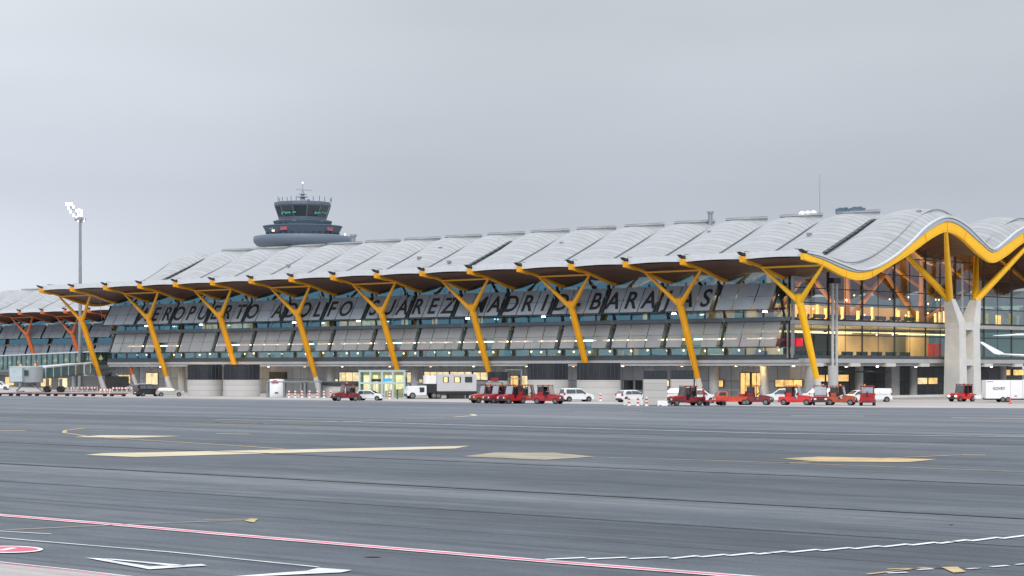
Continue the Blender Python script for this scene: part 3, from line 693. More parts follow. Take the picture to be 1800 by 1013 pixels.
# tall twin steel mast before the gable glazing
vm2 = EU(1467, 6.2)
b = MB()
for dy in (-.42, .42): b.tube((-6.2, vm2+dy, 0), (-6.2, vm2+dy, 14.1), .17, n=8)
for k in range(14): b.bar((-6.2, vm2-.42, .6+k), (-6.2, vm2+.42, .6+k), .06, .06)
b.build('glazing_mast', mat('pale_steel', (.55,.56,.58), .4, .2, var=.06), term)
b = MB(); b.box(-6.6, -5.8, vm2-.75, vm2+.75, 14.1, 14.75); b.build('mast_head', M_dark, term)
vm3 = EU(1691.5, 6.2); MB().tube((-6.2, vm3, 4.9), (-6.2, vm3, 17.6), .14, n=8).build('glazing_mast', MATS['pale_steel'], term)

# interior seen through the glass
random.seed(11)
fb(38, 38.4, 14, VF1-1, 4.98, 9.0).build('inner_wall', M_inner, term)
fb(46, 46.4, 14, VF1-1, 9.56, 12.6).build('inner_wall', M_inner, term)
fb(UE0+10, UE1-6, 15.5, 15.8, 4.98, 9.0).build('inner_wall', M_inner_cool, term)
fb(UE0+14, UE1-6, 17.5, 17.8, 9.56, 13.2).build('inner_wall', M_inner_cool, term)
b = MB(); b.box(-22, -21.6, EU(1470, 22), EU(1590, 22), 4.98, 8.8); b.box(-19, -18.6, EU(1592, 19), EU(1628, 19), 4.98, 8.8); b.box(-19, -18.7, 13, 21, 4.98, 8.7); b.build('partition_wall', M_inner, term)
b = MB(); b.box(-24, -23.6, 10, 31, 9.56, 12.3); b.box(-27, -26.6, 32, 70, 9.56, 12.4); b.build('partition_wall', M_inner, term)
b = MB(); b.box(-16.5, -16.3, EU(1632, 16.4), EU(1654, 16.4), 5.0, 7.2); b.build('red_partition', mat('dark_red_wall', (.30,.02,.03), .6), term)
# ceiling light lines
for k, (u, v0, v1) in enumerate(((11.5, 9, 19.5), (11.5, 21, 30), (11.5, 31, 39.5), (14.5, 42, 60), (16, 10, 20), (17, 22, 34))):
    MB().box(-u-.25, -u+.25, v0, v1, 8.30, 8.42).build('light_line', M_strip, term)
random.seed(21)
u = 12.
while u < UE1-8:
    l_ = random.uniform(3.5, 8.5)
    if not (VU(250, 10) > u > VU(330, 10)) or True:
        if u < 100 or random.random() < .55: MB().box(-u-l_, -u, 10.3, 10.42, 7.33, 7.50).build('light_line', M_strip2, term)
    u += l_+random.uniform(.4, 2.2)
# glowing columns / panels in the upper hall
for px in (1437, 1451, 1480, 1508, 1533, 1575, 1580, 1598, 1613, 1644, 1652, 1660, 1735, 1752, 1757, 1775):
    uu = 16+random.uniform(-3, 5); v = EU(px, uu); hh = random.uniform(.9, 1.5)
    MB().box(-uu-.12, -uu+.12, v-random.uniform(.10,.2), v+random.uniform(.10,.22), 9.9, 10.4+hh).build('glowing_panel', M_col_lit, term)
for k in range(26):
    uu = random.uniform(11, 24); v = random.uniform(11, 60)
    MB().lathe([(.02,-.1),(.1,0),(.02,.1)], 8, -uu, v).build('ceiling_lamp', M_lamp, term, loc=(0, 0, random.choice((12.9, 13.3, 8.2, 11.2))))
# small warm lamps in the strip under the lower screens
for k in range(44):
    u = 11+k*3.0+random.uniform(-.6, .6)
    MB().lathe([(.02,-.15),(.16,0),(.02,.15)], 8, -u, 9.4+random.random()).build('desk_lamp', M_lamp, term, loc=(0, 0, 5.95+random.uniform(-.08, .12)))
for k, (x0, x1) in enumerate(((668, 688), (690, 712), (720, 753), (1360, 1410), (401, 409), (1300, 1308))):
    ua, ub = VU(x1, 9.0), VU(x0, 9.0); zz = 6.9 if k > 2 else 6.35
    MB().box(-ub, -ua, 9.0, 9.1, zz-(.12 if k < 3 else .5), zz+(.12 if k < 3 else .45)).build('red_shop_sign', M_redlit, term)
# shop-like colour patches in the strip of rooms
pal = [M_inner, M_warm_pale, mat('rust_display', (.32,.09,.05), .6), mat('rose_display', (.42,.2,.22), .6), M_inner_cool, M_inner, mat('blue_display', (.1,.2,.3), .5), mat('cream_display', (.5,.45,.35), .6)]
u = 10.
while u < UE1-10:
    l_ = random.uniform(.6, 2.2); m = random.choice(pal)
    if random.random() < .7: MB().box(-u-l_, -u, 11.0, 11.3, 4.98, 5.4+random.random()*1.0).build('display_case', m, term)
    u += l_+random.uniform(.2, 2.5)
# lit offices behind the strip above (photo columns 385-1000)
for x0, x1, m in ((356,371,M_warm),(373,396,M_warm),(398,443,M_warm_pale),(597,611,M_warm),(636,675,M_warm_pale),(565,578,M_warm),(760,768,M_warm),(840,848,M_warm_pale),(519,531,M_warm),(613,634,M_warm),(580,592,mat('rust_display',(.3,.1,.05))),(724,736,mat('rust_display',(.3,.1,.05))),(706,716,M_warm_pale),(1130,1136,M_warm),(1412,1418,M_warm)):
    ua, ub = VU(x1, 10), VU(x0, 10)
    MB().box(-ub, -ua, 10.0, 10.1, 9.9, 10.75).build('lit_panel', m, term)
M_inner_or = mat('inner_orange', (.22,.09,.025), .5, var=.1)
# inner branching struts and columns
for (uc, vc) in ((22.5, 24), (22.5, 41.4), (40.5, 24), (40.5, 41.4), (22.5, 60), (31, 14)):
    b = MB()
    for s_ in (-1, 1):
        for q in (-1, 1):
            v2 = vc+q*7; u2 = uc+s_*4.5
            if VF0 < v2 < VF1: b.tube((-uc, vc, 10.2), (-u2, v2, P_bb(v2)), .42, .26, n=8)
    b.tube((-uc, vc, 9.56), (-uc, vc, 10.3), .5, n=10); b.build('inner_column', M_inner_or, term, True)
# ground floor
fb(UE0+2, UE1, 14, 14.3, 0, 4.06).build('ground_floor_wall', M_wall, term)
fb(14.5, 14.8, 14.3, VF1, 0, 4.06).build('ground_floor_wall', M_wall_end, term)
fb(14.8, UE1, VF1, VF1+.3, 0, 4.06).build('ground_floor_wall', M_wall_end, term)
b = MB(); b.box(-UE1-.3, -UE1, 14, VF1, 0, 4.06); b.build('ground_floor_wall', M_wall_end, term)
for j in range(8):
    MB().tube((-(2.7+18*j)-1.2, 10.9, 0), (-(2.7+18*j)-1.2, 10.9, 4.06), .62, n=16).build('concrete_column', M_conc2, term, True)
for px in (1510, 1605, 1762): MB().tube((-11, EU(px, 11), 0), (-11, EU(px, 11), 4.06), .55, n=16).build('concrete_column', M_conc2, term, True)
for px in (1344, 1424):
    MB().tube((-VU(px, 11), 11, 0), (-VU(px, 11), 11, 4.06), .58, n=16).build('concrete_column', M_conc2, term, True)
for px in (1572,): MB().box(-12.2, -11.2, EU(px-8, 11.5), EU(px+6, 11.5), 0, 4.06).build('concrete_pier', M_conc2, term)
fb(5.6, 6.3, 12, VF1, 0, .32).build('kerb', M_conc, term)
# darker wall portions and lit windows on the ground floor of the long side
def wpart(name, x0, x1, y0, y1, m, frame=M_dark, v=13.96, child=None, n=1):
    ua, ub = VU(x1, v), VU(x0, v); z1_, z0_ = VZ((x0+x1)/2, y0, v), max(.02, VZ((x0+x1)/2, y1, v))
    f_ = MB(); f_.box(-ub-.08, -ua+.08, v-.06, v+.03, z0_-.08, z1_+.08); o = f_.build(name, frame, term)
    for i in range(n):
        a_, c = -ub+(ub-ua)*i/n+.06, -ub+(ub-ua)*(i+1)/n-.06
        MB().box(a_, c, v-.09, v-.061, z0_, z1_).build(child or 'pane', m, o)
    return o
for x0, x1, y0, y1, m, n in ((257,278,656,676,M_warm_pale,2),(597,632,655,671,M_warm_pale,3),(581,595,667,671,M_warm_pale,1),(716,731,655,673,M_warm_pale,2),(735,744,667,673,M_warm,1),
        (746,790,654,663,M_warm_pale,4),(792,830,654,661,M_warm_pale,3),(832,858,655,668,M_warm_pale,2),(870,892,655,664,M_warm_pale,3),(893,912,661,682,M_warm,2),(918,928,661,682,M_warm_pale,1),(980,996,667,680,M_warm_pale,1),
        (1168,1177,669,679,M_warm_pale,1),(1222,1230,669,679,M_warm,1),(1262,1272,669,680,M_warm,1),(1302,1319,656,698,M_warm,2),(1322,1339,656,698,M_warm,2),(1363,1411,668,680,M_warm,3),
        (1098,1112,670,684,M_cglass,2),(1118,1130,670,684,M_cglass,2),(1075,1090,668,682,M_cglass,1)):
    wpart('window', x0, x1, y0, y1, m, n=n)
wpart('dark_grille', 474, 504, 655, 665, M_dark)
for x0, x1 in ((1436,1450),(1452,1468),(1472,1492)):
    va, vb = EU(x0, 14.4), EU(x1, 14.4); o = MB().box(-14.5, -14.42, va, vb, 2.0, 2.95).build('window', M_dark, term); MB().box(-14.42, -14.38, va+.08, vb-.08, 2.06, 2.89).build('pane', M_warm, o)
for x0, x1, m in ((1613,1630,M_warm_pale),(1632,1648,M_warm),(1766,1776,M_warm),(1781,1800,M_warm)):
    va, vb = EU(x0, 14.4), EU(x1, 14.4); o = MB().box(-14.5, -14.42, va, vb, 1.55 if x0 < 1700 else 2.7, 2.5 if x0 < 1700 else 3.6).build('window', M_dark, term)
    MB().box(-14.42, -14.38, va+.06, vb-.06, 1.61 if x0 < 1700 else 2.76, 2.44 if x0 < 1700 else 3.54).build('pane', m, o)
for v in (17, 30, 55): MB().box(-14.5, -14.40, v, v+4.5, .1, 2.9).build('roller_door', mat('roller_grey', (.13,.13,.13), .6), term)
# recess under the gable: steel canopy beam and hanging lamps
MB().tube((-8.5, 16, 3.3), (-8.5, 30, 3.3), .10, n=6).build('pipe_run', M_dark, term)
for v in (13, 20, 27, 36, 47, 55): MB().lathe([(.16, 3.9), (.16, 4.04)], 8, -8.2, v).build('soffit_downlight', M_lampc, term)

# light from the terminal's own lamps
def area(name, loc, sx_, sy_, power, col=(1, .74, .42)):
    d = bpy.data.lights.new(name, 'AREA'); d.shape = 'RECTANGLE'; d.size = sx_*K; d.size_y = sy_*K; d.energy = power; d.color = col
    o = bpy.data.objects.new(name, d); COL.objects.link(o); o.parent = term; o.location = loc; o.scale = (1/K,)*3; return o
area('hall_light', (-22, 26, 8.9), 22, 28, 17000); area('hall_light', (-14, 44, 8.9), 8, 20, 6000); area('hall_light', (-18, 60, 8.9), 14, 20, 1500, (.8,.9,.8))
area('hall_light', (-24, 28, 13.2), 18, 26, 14000); area('hall_light', (-24, 54, 13.2), 18, 24, 6000)
area('corridor_light', (-80, 12, 8.9), 120, 5, 11000, (1, .8, .55)); area('corridor_light', (-80, 12.5, 13.2), 120, 5, 1600, (1, .85, .7))
up = area('uplight', (-26, 36, 12.6), 24, 44, 17000, (1, .66, .36)); up.rotation_euler = (pi, 0, 0)

for px in (288, 412, 378, 448, 1338):
    u = VU(px, 10.2); d_ = bpy.data.lights.new('wall_spot', 'POINT'); d_.energy = 260; d_.color = (1,.66,.25); d_.shadow_soft_size = .15; lo = bpy.data.objects.new('wall_spot', d_); COL.objects.link(lo); lo.parent = term; lo.location = (-u, 9.4 if px in (288, 412, 1338) else 5.0, 3.4 if px in (288, 412, 1338) else 3.0)
def seat_row(u, v, z, label, group):
    t = thing('seat_row', label, 'seats', Matrix.LocRotScale(Vector(ROOTX), Matrix.Rotation(-TH, 3, 'Z'), (K,)*3) @ Vector((-u, v, z)), -TH, group)
    for k in range(5):
        y = -1.5+.62*k; MB().box(-.25, .25, y, y+.55, .42, .50).build('seat', M_plastic, t); MB().box(.22, .30, y, y+.55, .50, 1.02).build('backrest', M_plastic, t)
    for y in (-1.3, 1.3): MB().box(-.2, .2, y-.04, y+.04, 0, .42).build('leg', M_dark, t)
for k in range(8):
    seat_row(9.2, 11.5+3.3*k, 4.99, 'row of dark seats behind the gable glazing of the lower hall', 'seat rows in the lower hall')
    seat_row(9.2, 11.9+3.4*k, 9.56, 'row of dark seats behind the gable glazing of the upper hall', 'seat rows in the upper hall')
# things on the roof
def on_roof(px, py, vv):                               # photo column above roof line v = vv
    u = VU(px, vv); return u
u = on_roof(1248.5, 0, 30); b = MB(); b.tube((-u, 30, 22.5), (-u, 30, 25.1), .33, n=12); b.tube((-u, 30, 25.1), (-u, 30, 25.35), .48, n=12); b.build('roof_chimney', M_steel, term)
u = on_roof(621, 0, 34); b = MB(); b.tube((-u, 34, 21.5), (-u, 34, 25.4), .38, n=12); b.tube((-u, 34, 25.4), (-u, 34, 25.75), .6, n=12); b.build('roof_chimney', M_steel, term)
u = on_roof(1441, 0, 33); b = MB(); b.tube((-u, 33, 22.5), (-u, 33, 29.6), .055, .03, n=6); b.box(-u-.25, -u+.25, 32.8, 33.2, 23.3, 24.1); b.build('roof_antenna', M_steel, term)
M_ac = mat('blue_grey_unit', (.08,.14,.19), .5, var=.2)
for px in (1482, 1507):
    u = on_roof(px, 0, 33); b = MB(); b.box(-u-.75, -u+.75, 32.3, 33.8, 24.25, 24.85); 
    for q in (-.4, .4): b.tube((-u+q, 33, 24.85), (-u+q, 33, 25.0), .3, n=10)
    b.build('roof_fan_unit', M_ac, term)
for px in (1410, 1420, 1430):
    u = on_roof(px, 0, 31); MB().lathe([(.5, 24.2), (.45, 24.45), (.25, 24.65), (.02, 24.72)], 10, -u, 31).build('roof_dome', mat('dome_white', (.75,.75,.78), .3), term)
random.seed(5)
for k in range(12):
    i = random.randint(0, 12); v = random.uniform(18, 28); uu = 9*i+random.uniform(2.5, 6.5)
    MB().box(-uu-.25, -uu+.25, v-.25, v+.25, P_cr(v)+.7, P_cr(v)+1.08).build('roof_hatch', M_steel, term)

# ------------------------------------------------------------------ second terminal wing behind, at the left
U2, V2 = 165.3, 76.0
o2 = Vector((BX-_a*U2+_b*V2, BZ+_b*U2+_a*V2, 0))*K
t2 = thing('terminal_building', 'farther terminal wing with orange columns, behind the jet bridge on the left', 'terminal', o2, -TH, scale=K)
N2 = 18
for i in range(N2): roof_bay(t2, 9*i, 9*i+9, i == 0, i == N2-1, True)
for i in range(N2+1): roof_beam(t2, 9*i, M_orange)
for i in range(1, N2): gutter(t2, 9*i)
for i in range(1, N2-1): lantern(t2, 9*i+4.5)
for j in range(8): y_column(t2, 13.5+18*j-9, M_orange)
term_save = term; term = t2
for i in range(N2-1):
    for T, B, z in ((UP_T, UP_B, 0), (LO_T, LO_B, 0)):
        b = MB(); d = Vector((0, T[0]-B[0], T[1]-B[1])); nrm = Vector((0, -d.z, d.y)).normalized()
        for k in range(3):
            u0 = 9+9*i+3*k+(.4 if k == 0 else .06); u1 = 12+9*i+3*k-(.4 if k == 2 else .06)
            for t0, t1 in ((0, .485), (.505, 1)):
                P = [Vector((-u_, B[0], B[1]))+d*t for u_, t in ((u1, t0), (u0, t0), (u0, t1), (u1, t1))]; b.slab(P, nrm, .07)
        b.build('sunshade_screen', M_panel_far, t2)
E2 = 9*N2-7.9
for z0, z1, m, nm in ((4.98, 9.05, M_glass, 'glass_wall'), (9.56, 14.9, M_glass, 'glass_wall')):
    MB().quad((-E2, VF0, z0), (-UE0, VF0, z0), (-UE0, VF0, z1), (-E2, VF0, z1)).build(nm, m, t2)
fb(UE0-1, E2+1, 6.9, VF1, 4.40, 4.92).build('floor_slab', M_conc2, t2); fb(UE0, E2, VF0+.05, VF1, 9.05, 9.55).build('floor_slab', M_conc2, t2)
fb(UE0, E2, 13, 13.3, 0, 4.4).build('ground_floor_wall', M_wall, t2); fb(UE0, E2, 16, 16.3, 4.92, 14).build('inner_wall', M_inner_cool, t2)
b = MB(); b.box(-UE0, -UE0+.1, 13, VF1, 0, 14.5); b.build('gable_wall', M_wall_end, t2)
for k in range(17):
    MB().box(-(14+9*k)-2.2, -(14+9*k)+2.2, 12.9, 13.0, .3, 2.3).build('window', M_warm if k % 3 else M_dark, t2)
term = term_save

# ------------------------------------------------------------------ control tower
TZ = 800.
tw = thing('control_tower', 'round grey airport control tower with dark cab glass, rising behind the wavy roof', 'control tower', ((532-900)/F*TZ, TZ, 0))
s = TZ/F
def tz(y): return CAMH+(HZ-y)*s
def X(px): return px*s
b = MB(); b.lathe([(9, 0), (8, tz(445)), (15, tz(434))], 32); b.build('shaft', M_tower, tw, True)
b = MB(); b.lathe([(X(76), tz(434)), (X(80), tz(433)), (X(85.5), tz(427)), (X(86.5), tz(421)), (X(85.5), tz(417)), (X(83), tz(415.8)), (X(60), tz(415.5))], 64)
b.build('ring_gallery', M_tower_l, tw, True)
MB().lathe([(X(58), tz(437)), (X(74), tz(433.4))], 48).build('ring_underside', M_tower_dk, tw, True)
MB().lathe([(X(62), tz(415.6)), (X(62.5), tz(413)), (X(68.5), tz(401)), (X(69), tz(399.5)), (X(50), tz(399.3))], 48).build('lower_drum', M_tower, tw, True)
MB().lathe([(X(67.5), tz(399.4)), (X(70), tz(399.4)), (X(70), tz(398.2)), (X(67.5), tz(398.2))], 48).build('drum_railing', M_tower_l, tw, True)
for k in range(32):
    t = 2*pi*k/32; r = X(63.8); c = Vector((r*cos(t), r*sin(t), tz(411.8))); d = Vector((-sin(t), cos(t), 0))
    MB().bar(c-d*X(2.6), c+d*X(2.6), .35, X(4.2)).build('drum_window', M_tower_dk, tw)
for px in (-26, 52):
    a_ = math.asin(px/67); c = Vector((X(66.8)*sin(a_), -X(66.8)*cos(a_), tz(405.5))); d = Vector((cos(a_), sin(a_), 0))
    MB().bar(c-d*X(7), c+d*X(6), .3, X(6)).build('pink_banner', mat('pink_panel', (.36,.09,.13), .6), tw)
MB().lathe([(X(48), tz(399)), (X(52), tz(390)), (X(50), tz(388.8)), (X(40), tz(388.6))], 40).build('upper_drum', M_tower, tw, True)
for px in (-35, -25): 
    a_ = math.asin(px/50); c = Vector((X(49.6)*sin(a_), -X(49.6)*cos(a_), tz(394))); d = Vector((cos(a_), sin(a_), 0)); MB().bar(c-d*X(2), c+d*X(2), .5, X(6)).build('drum_window', M_tower_dk, tw)
for px in (-9, 36):
    a_ = math.asin(px/50); c = Vector((X(50.4)*sin(a_), -X(50.4)*cos(a_), tz(391))); d = Vector((cos(a_), sin(a_), 0)); MB().bar(c-d*X(3.4), c+d*X(3.4), .5, X(2.6)).build('drum_vent', M_tower_l, tw)
MB().lathe([(X(42.5), tz(388.8)), (X(43), tz(383)), (X(41), tz(382.8))], 12, a0=R(15), a1=R(375)).build('cab_sill', M_tower, tw)
MB().lathe([(X(42.2), tz(383)), (X(48.5), tz(364.6))], 12, a0=R(15), a1=R(375)).build('cab_glass', M_tower_gl, tw)
for k in range(12):
    t = R(15)+2*pi*k/12; MB().bar((X(42.6)*cos(t), X(42.6)*sin(t), tz(383)), (X(49)*cos(t), X(49)*sin(t), tz(364.4)), X(1.1), X(1.1)).build('cab_post', M_tower_l, tw)
MB().lathe([(X(49), tz(364.6)), (X(50.5), tz(362)), (X(50), tz(357)), (X(46), tz(356)), (0, tz(355.5))], 12, a0=R(15), a1=R(375)).build('cab_roof', M_tower, tw)
random.seed(2)
b = MB()
for px in (-33, -30, -26, -22, -19, -12, -9, 27, 31, 34, 39, 43): 
    a_ = math.asin(px/46); r = X(43.4); c = Vector((r*sin(a_)*1.03, -r*cos(a_)*1.03-.6, tz(376.5+random.uniform(-1,1)))); b.bar(c-Vector((X(1.6),0,0)), c+Vector((X(1.6),0,0)), .2, X(random.uniform(1.5,4)))
b.build('green_screens', M_green, tw)
for px in (-43, -40, -35, -27, -20, -11, 19, 30, 39, 49, 51): MB().tube((X(px), -X(3), tz(356)), (X(px), -X(3), tz(346+random.uniform(-2,3))), .14, n=4).build('whip_antenna', M_tower_l, tw)
b = MB(); b.tube((0,0,tz(356)), (0,0,tz(347)), X(6), X(3.6), n=8); b.tube((0,0,tz(347)), (0,0,tz(346)), X(9.5), n=16); b.tube((0,0,tz(342)), (0,0,tz(341.3)), X(7), n=16)
b.tube((0,0,tz(346)), (0,0,tz(335)), X(3.4), X(2), n=6); b.tube((0,0,tz(335)), (0,0,tz(322)), X(.8), X(.4), n=6); b.bar((-X(11.5),0,tz(333.4)), (X(17),0,tz(334.8)), .3, .3)
b.build('radar_mast', mat('mast_grey', (.26,.32,.38), .5), tw)
MB().tube((X(10),0,tz(355.5)), (X(10),0,tz(351)), X(2.6), n=12).build('roof_drum', M_tower_dk, tw)
MB().lathe([(.02, -.25), (.25, 0), (.02, .25)], 8).build('beacon_lamp', M_lamp, tw, loc=(0,0,tz(321.5)))
b = MB()
for px in (-62, -55, -51, -50):
    a_ = math.asin(px/70); c = Vector((X(66)*sin(a_), -X(66)*cos(a_), tz(random.uniform(398, 406)))); b.lathe([(.05, c.z-X(1.5)), (X(1.6), c.z), (.05, c.z+X(1.5))], 10, c.x, c.y)
b.build('dish_antennas', mat('dish_white', (.6,.62,.65), .5), tw)
a_ = math.asin(-48/70)
MB().bar((X(66)*sin(a_)-X(3), -X(66)*cos(a_)-.8, tz(409)), (X(66)*sin(a_)+X(2), -X(66)*cos(a_)-.8, tz(409)), .4, X(3.4)).build('amber_lamp', mat('amber_lit', (.8,.4,.3), .5, emit=(1,.5,.35), es=1.4), tw)
MB().lathe([(.05,-.3),(.32,0),(.05,.3)], 8).build('obstruction_lamp', M_lamp, tw, loc=(X(77), -X(30), tz(414)))

# ------------------------------------------------------------------ light mast
MZ_ = 436.; s = MZ_/F; mxp = Vector(((141-900)/F*MZ_, MZ_, 0))
lm = thing('floodlight_mast', 'tall grey mast with a tilted cluster of lit floodlights, left of the terminal', 'light mast', mxp)
def lz(y): return CAMH+(HZ-y)*s
b = MB(); b.tube((0,0,0), (0,0,lz(386)), .46, .27, n=16); b.build('mast_pole', M_steel, lm, True)
b = MB(); b.bar((-24*s, 0, lz(357)), (7*s, 0, lz(387)), .25, .3); b.bar((-18*s, -.6, lz(356)), (3*s, .6, lz(392)), .12, .12); b.tube((0,0,lz(388)), (0,0,lz(384)), 1.2, n=14); b.build('lamp_frame', M_steel, lm)
for dx, y, w_ in ((-23, 359, 3.2), (-19, 360, 3.4), (-14, 359, 3.0), (-11, 364, 2.8), (-20, 366.6, 2.6), (-16, 372.6, 2.8), (-11, 379, 1.8), (-5, 371, 2.8), (-1, 370, 3.2), (3, 372, 3.0), (-2, 378, 3.2), (3, 378.4, 3.0), (-6, 383, 1.2), (8, 387, 1.6), (-3, 388, 1.2)):
    b = MB(); b.box(-w_*s/2*.85, w_*s/2*.85, -.25, 0, -.26, .26); o = b.build('floodlight', M_headlit, lm, loc=(dx*s, -.4, lz(y)))
    MB().box(-w_*s/2*.95, w_*s/2*.95, .01, .35, -.32, .32).build('lamp_housing', M_steel, o)

# ------------------------------------------------------------------ bridges on the left
def boxline(b, p, q, w_, z0p, z1p, z0q, z1q):
    p, q = Vector(p), Vector(q); d = (q-p).normalized(); n = Vector((-d.y, d.x, 0))*w_/2; V = []
    for c, a_, t in ((p, z0p, z1p), (q, z0q, z1q)):
        V += [(c+n).xy.to_tuple()+(a_,), (c-n).xy.to_tuple()+(a_,), (c-n).xy.to_tuple()+(t,), (c+n).xy.to_tuple()+(t,)]
    b.add(V, [(0,1,2,3),(7,6,5,4),(0,4,5,1),(1,5,6,2),(2,6,7,3),(3,7,4,0)])
def at(px, Z): return Vector(((px-900)/F*Z, Z, 0))
def zz(y, Z): return CAMH+(HZ-y)*Z/F
gal = thing('glazed_walkway', 'long raised glazed walkway with warm lights inside, behind the jet bridge', 'walkway')
p, q = at(186, 425), at(-30, 575)
def ends(y0, y1): return zz(y0, 425), zz(y1, 575)
zt = ends(617, 626.5); zb = ends(641, 652.5); zf = ends(648, 657)
b = MB(); boxline(b, p, q, 4.4, zt[0]-.25, zt[0], zt[1]-.25, zt[1]); b.build('walkway_roof', M_trim, gal)
b = MB(); boxline(b, p, q, 4.4, zf[0], zb[0], zf[1], zb[1]); b.build('walkway_floor', mat('walkway_base', (.09,.12,.12), .5), gal)
b = MB(); boxline(b, p, q, 4.2, zb[0]+.01, zt[0]-.26, zb[1]+.01, zt[1]-.26); b.build('walkway_glass', glass('green_glass', (.5,.62,.55), (.30,.42,.42), .12), gal)
d = (q-p)
for k in range(25):
    c = p+d*k/24; n = Vector((-d.y, d.x, 0)).normalized()
    if n.y > 0: n = -n
    cc = c+n*2.2; t = k/24; MB().tube((cc.x, cc.y, zb[0]*(1-t)+zb[1]*t), (cc.x, cc.y, zt[0]*(1-t)+zt[1]*t-.3), .08, n=4).build('walkway_mullion', M_dark, gal)
for k in range(13):
    t = (k+.4)/13; c = p+d*t; z = (zb[0]+zt[0])/2*(1-t)+(zb[1]+zt[1])/2*t
    MB().lathe([(.05, -.5), (.55, -.2), (.25, .25), (.05, .7)], 8).build('walkway_lamp', mat('dim_warm', (.6,.45,.2), .5, emit=(1,.68,.30), es=.8), gal, loc=(c.x, c.y, z))
for t in (.2, .62, .95):
    c = p+d*t; MB().tube((c.x, c.y, 0), (c.x, c.y, (zf[0]*(1-t)+zf[1]*t)-.05), .6, n=12).build('walkway_pier', M_conc2, gal)
# buildings volume under the walkway (lit service rooms)
sv = thing('service_block', 'low service rooms with orange lit openings under the glazed walkway', 'building')
n = Vector((-d.y, d.x, 0)).normalized(); n = n if n.y > 0 else -n
b = MB(); boxline(b, p+n*4+d*.05, q+n*4, 5, 0, 2.9, 0, 2.9); b.build('service_wall', mat('service_grey', (.22,.22,.22), .7), sv)
for t0, t1, m in ((.74,.82,M_warm),(.55,.60,M_dark),(.42,.50,M_warm),(.30,.36,M_warm_pale),(.66,.70,M_dark)):
    a_, c = p+n*1.4+d*t0, p+n*1.4+d*t1; b = MB(); boxline(b, a_, c, .1, .3, 2.3, .3, 2.3); b.build('service_window', m, sv)

jb = thing('jet_bridge', 'grey jet bridge with glazed tunnel and drive wheels, left end cab facing the apron', 'jet bridge')
Za, Zb = 396., 436.
pa, pb = at(66, Za), at(192, Zb); pm = (pa+pb)/2
tt, tb = (zz(645, Za), zz(633.5, Zb)), (zz(666, Za), zz(655, Zb))
M_jb = mat('jetbridge_grey', (.30,.34,.37), .5, var=.1); M_jbd = mat('jetbridge_frame', (.10,.12,.14), .5)
def seg(t0, t1, w_, ex, name, m, lo=0., hi=1.):
    a_, c = pa+(pb-pa)*t0, pa+(pb-pa)*t1; b = MB()
    def zz2(t, f_): return (tb[0]*(1-t)+tb[1]*t)*(1-f_)+(tt[0]*(1-t)+tt[1]*t)*f_
    boxline(b, a_, c, w_, zz2(t0, lo)-ex, zz2(t0, hi)+ex, zz2(t1, lo)-ex, zz2(t1, hi)+ex); return b.build(name, m, jb)
seg(0, .52, 3.1, 0, 'tunnel_glass', mat('tunnel_teal', (.07,.16,.17), .2, var=.35, vscale=.25), .16, .88); seg(.52, 1, 2.7, 0, 'tunnel_glass', mat('tunnel_pale', (.22,.33,.36), .25, var=.3, vscale=.25), .2, .84)
seg(0, .52, 3.25, 0, 'tunnel_roof', M_trim, .885, 1.0); seg(.52, 1, 2.85, 0, 'tunnel_roof', M_trim, .845, .95)
seg(0, .52, 3.25, 0, 'tunnel_floor', M_jbd, 0, .155); seg(.52, 1, 2.85, 0, 'tunnel_floor', M_jb, .04, .195)
b = MB()
for t in (0, .1, .2, .3, .4, .515, .62, .72, .82, .92, .995):
    c = pa+(pb-pa)*t; z0, z1 = tb[0]*(1-t)+tb[1]*t, tt[0]*(1-t)+tt[1]*t; dd = (pb-pa).normalized(); nn_ = Vector((dd.y, -dd.x, 0)); nn_ = nn_ if nn_.y < 0 else -nn_
    w_ = 1.62 if t < .52 else 1.42; cc = c+nn_*w_; b.bar((cc.x, cc.y, z0+.1), (cc.x, cc.y, z1-.1), .30 if t in (.515,) else .10, .1)
b.build('tunnel_ribs', M_trim, jb)
ca = at(46, 392)
b = MB(); b.lathe([(3.0, zz(673, 392)), (3.15, zz(672, 392)), (3.15, zz(645.5, 392)), (3.0, zz(644, 392)), (.02, zz(643.5, 392))], 16, ca.x, ca.y); b.build('cab', M_jb, jb, True)
cb_ = at(31, 389); b = MB(); b.box(cb_.x-1.0, cb_.x+1.3, cb_.y-2, cb_.y+2, zz(671, 389), zz(647, 389)); b.build('cab_bellows', mat('bellows', (.38,.46,.50), .6), jb)
MB().box(ca.x-.2, ca.x+1.2, ca.y-3.3, ca.y-3.1, zz(660, 389), zz(651, 389)).build('cab_window', M_cglass, jb)
for px, z in ((36, 644), (62, 642.5)): MB().lathe([(.15, 0), (.2, .3), (.02, .5)], 8).build('beacon', mat('orange_beacon', (.8,.2,.05), .4, emit=(1,.25,.05), es=1.2), jb, loc=(at(px, 391).x, 391, zz(z, 391)-.1))
cw = at(96, 393); b = MB(); b.box(cw.x-1.6, cw.x-1.1, cw.y-.3, cw.y+.3, .8, zz(666, 393)); b.box(cw.x+.9, cw.x+1.4, cw.y-.3, cw.y+.3, .8, zz(666, 393)); b.box(cw.x-1.8, cw.x+1.6, cw.y-.5, cw.y+.5, .5, .95); b.bar((cw.x-1.3, cw.y, 1), (cw.x+1.1, cw.y, 2.3), .15, .15)
b.build('drive_column', M_jbd, jb)
for dx in (-1.35, 1.15):
    for dy in (-.8, .8): MB().tube((cw.x+dx, cw.y+dy-.2, .6), (cw.x+dx, cw.y+dy+.2, .6), .6, n=16).build('drive_wheel', M_tyre, jb)
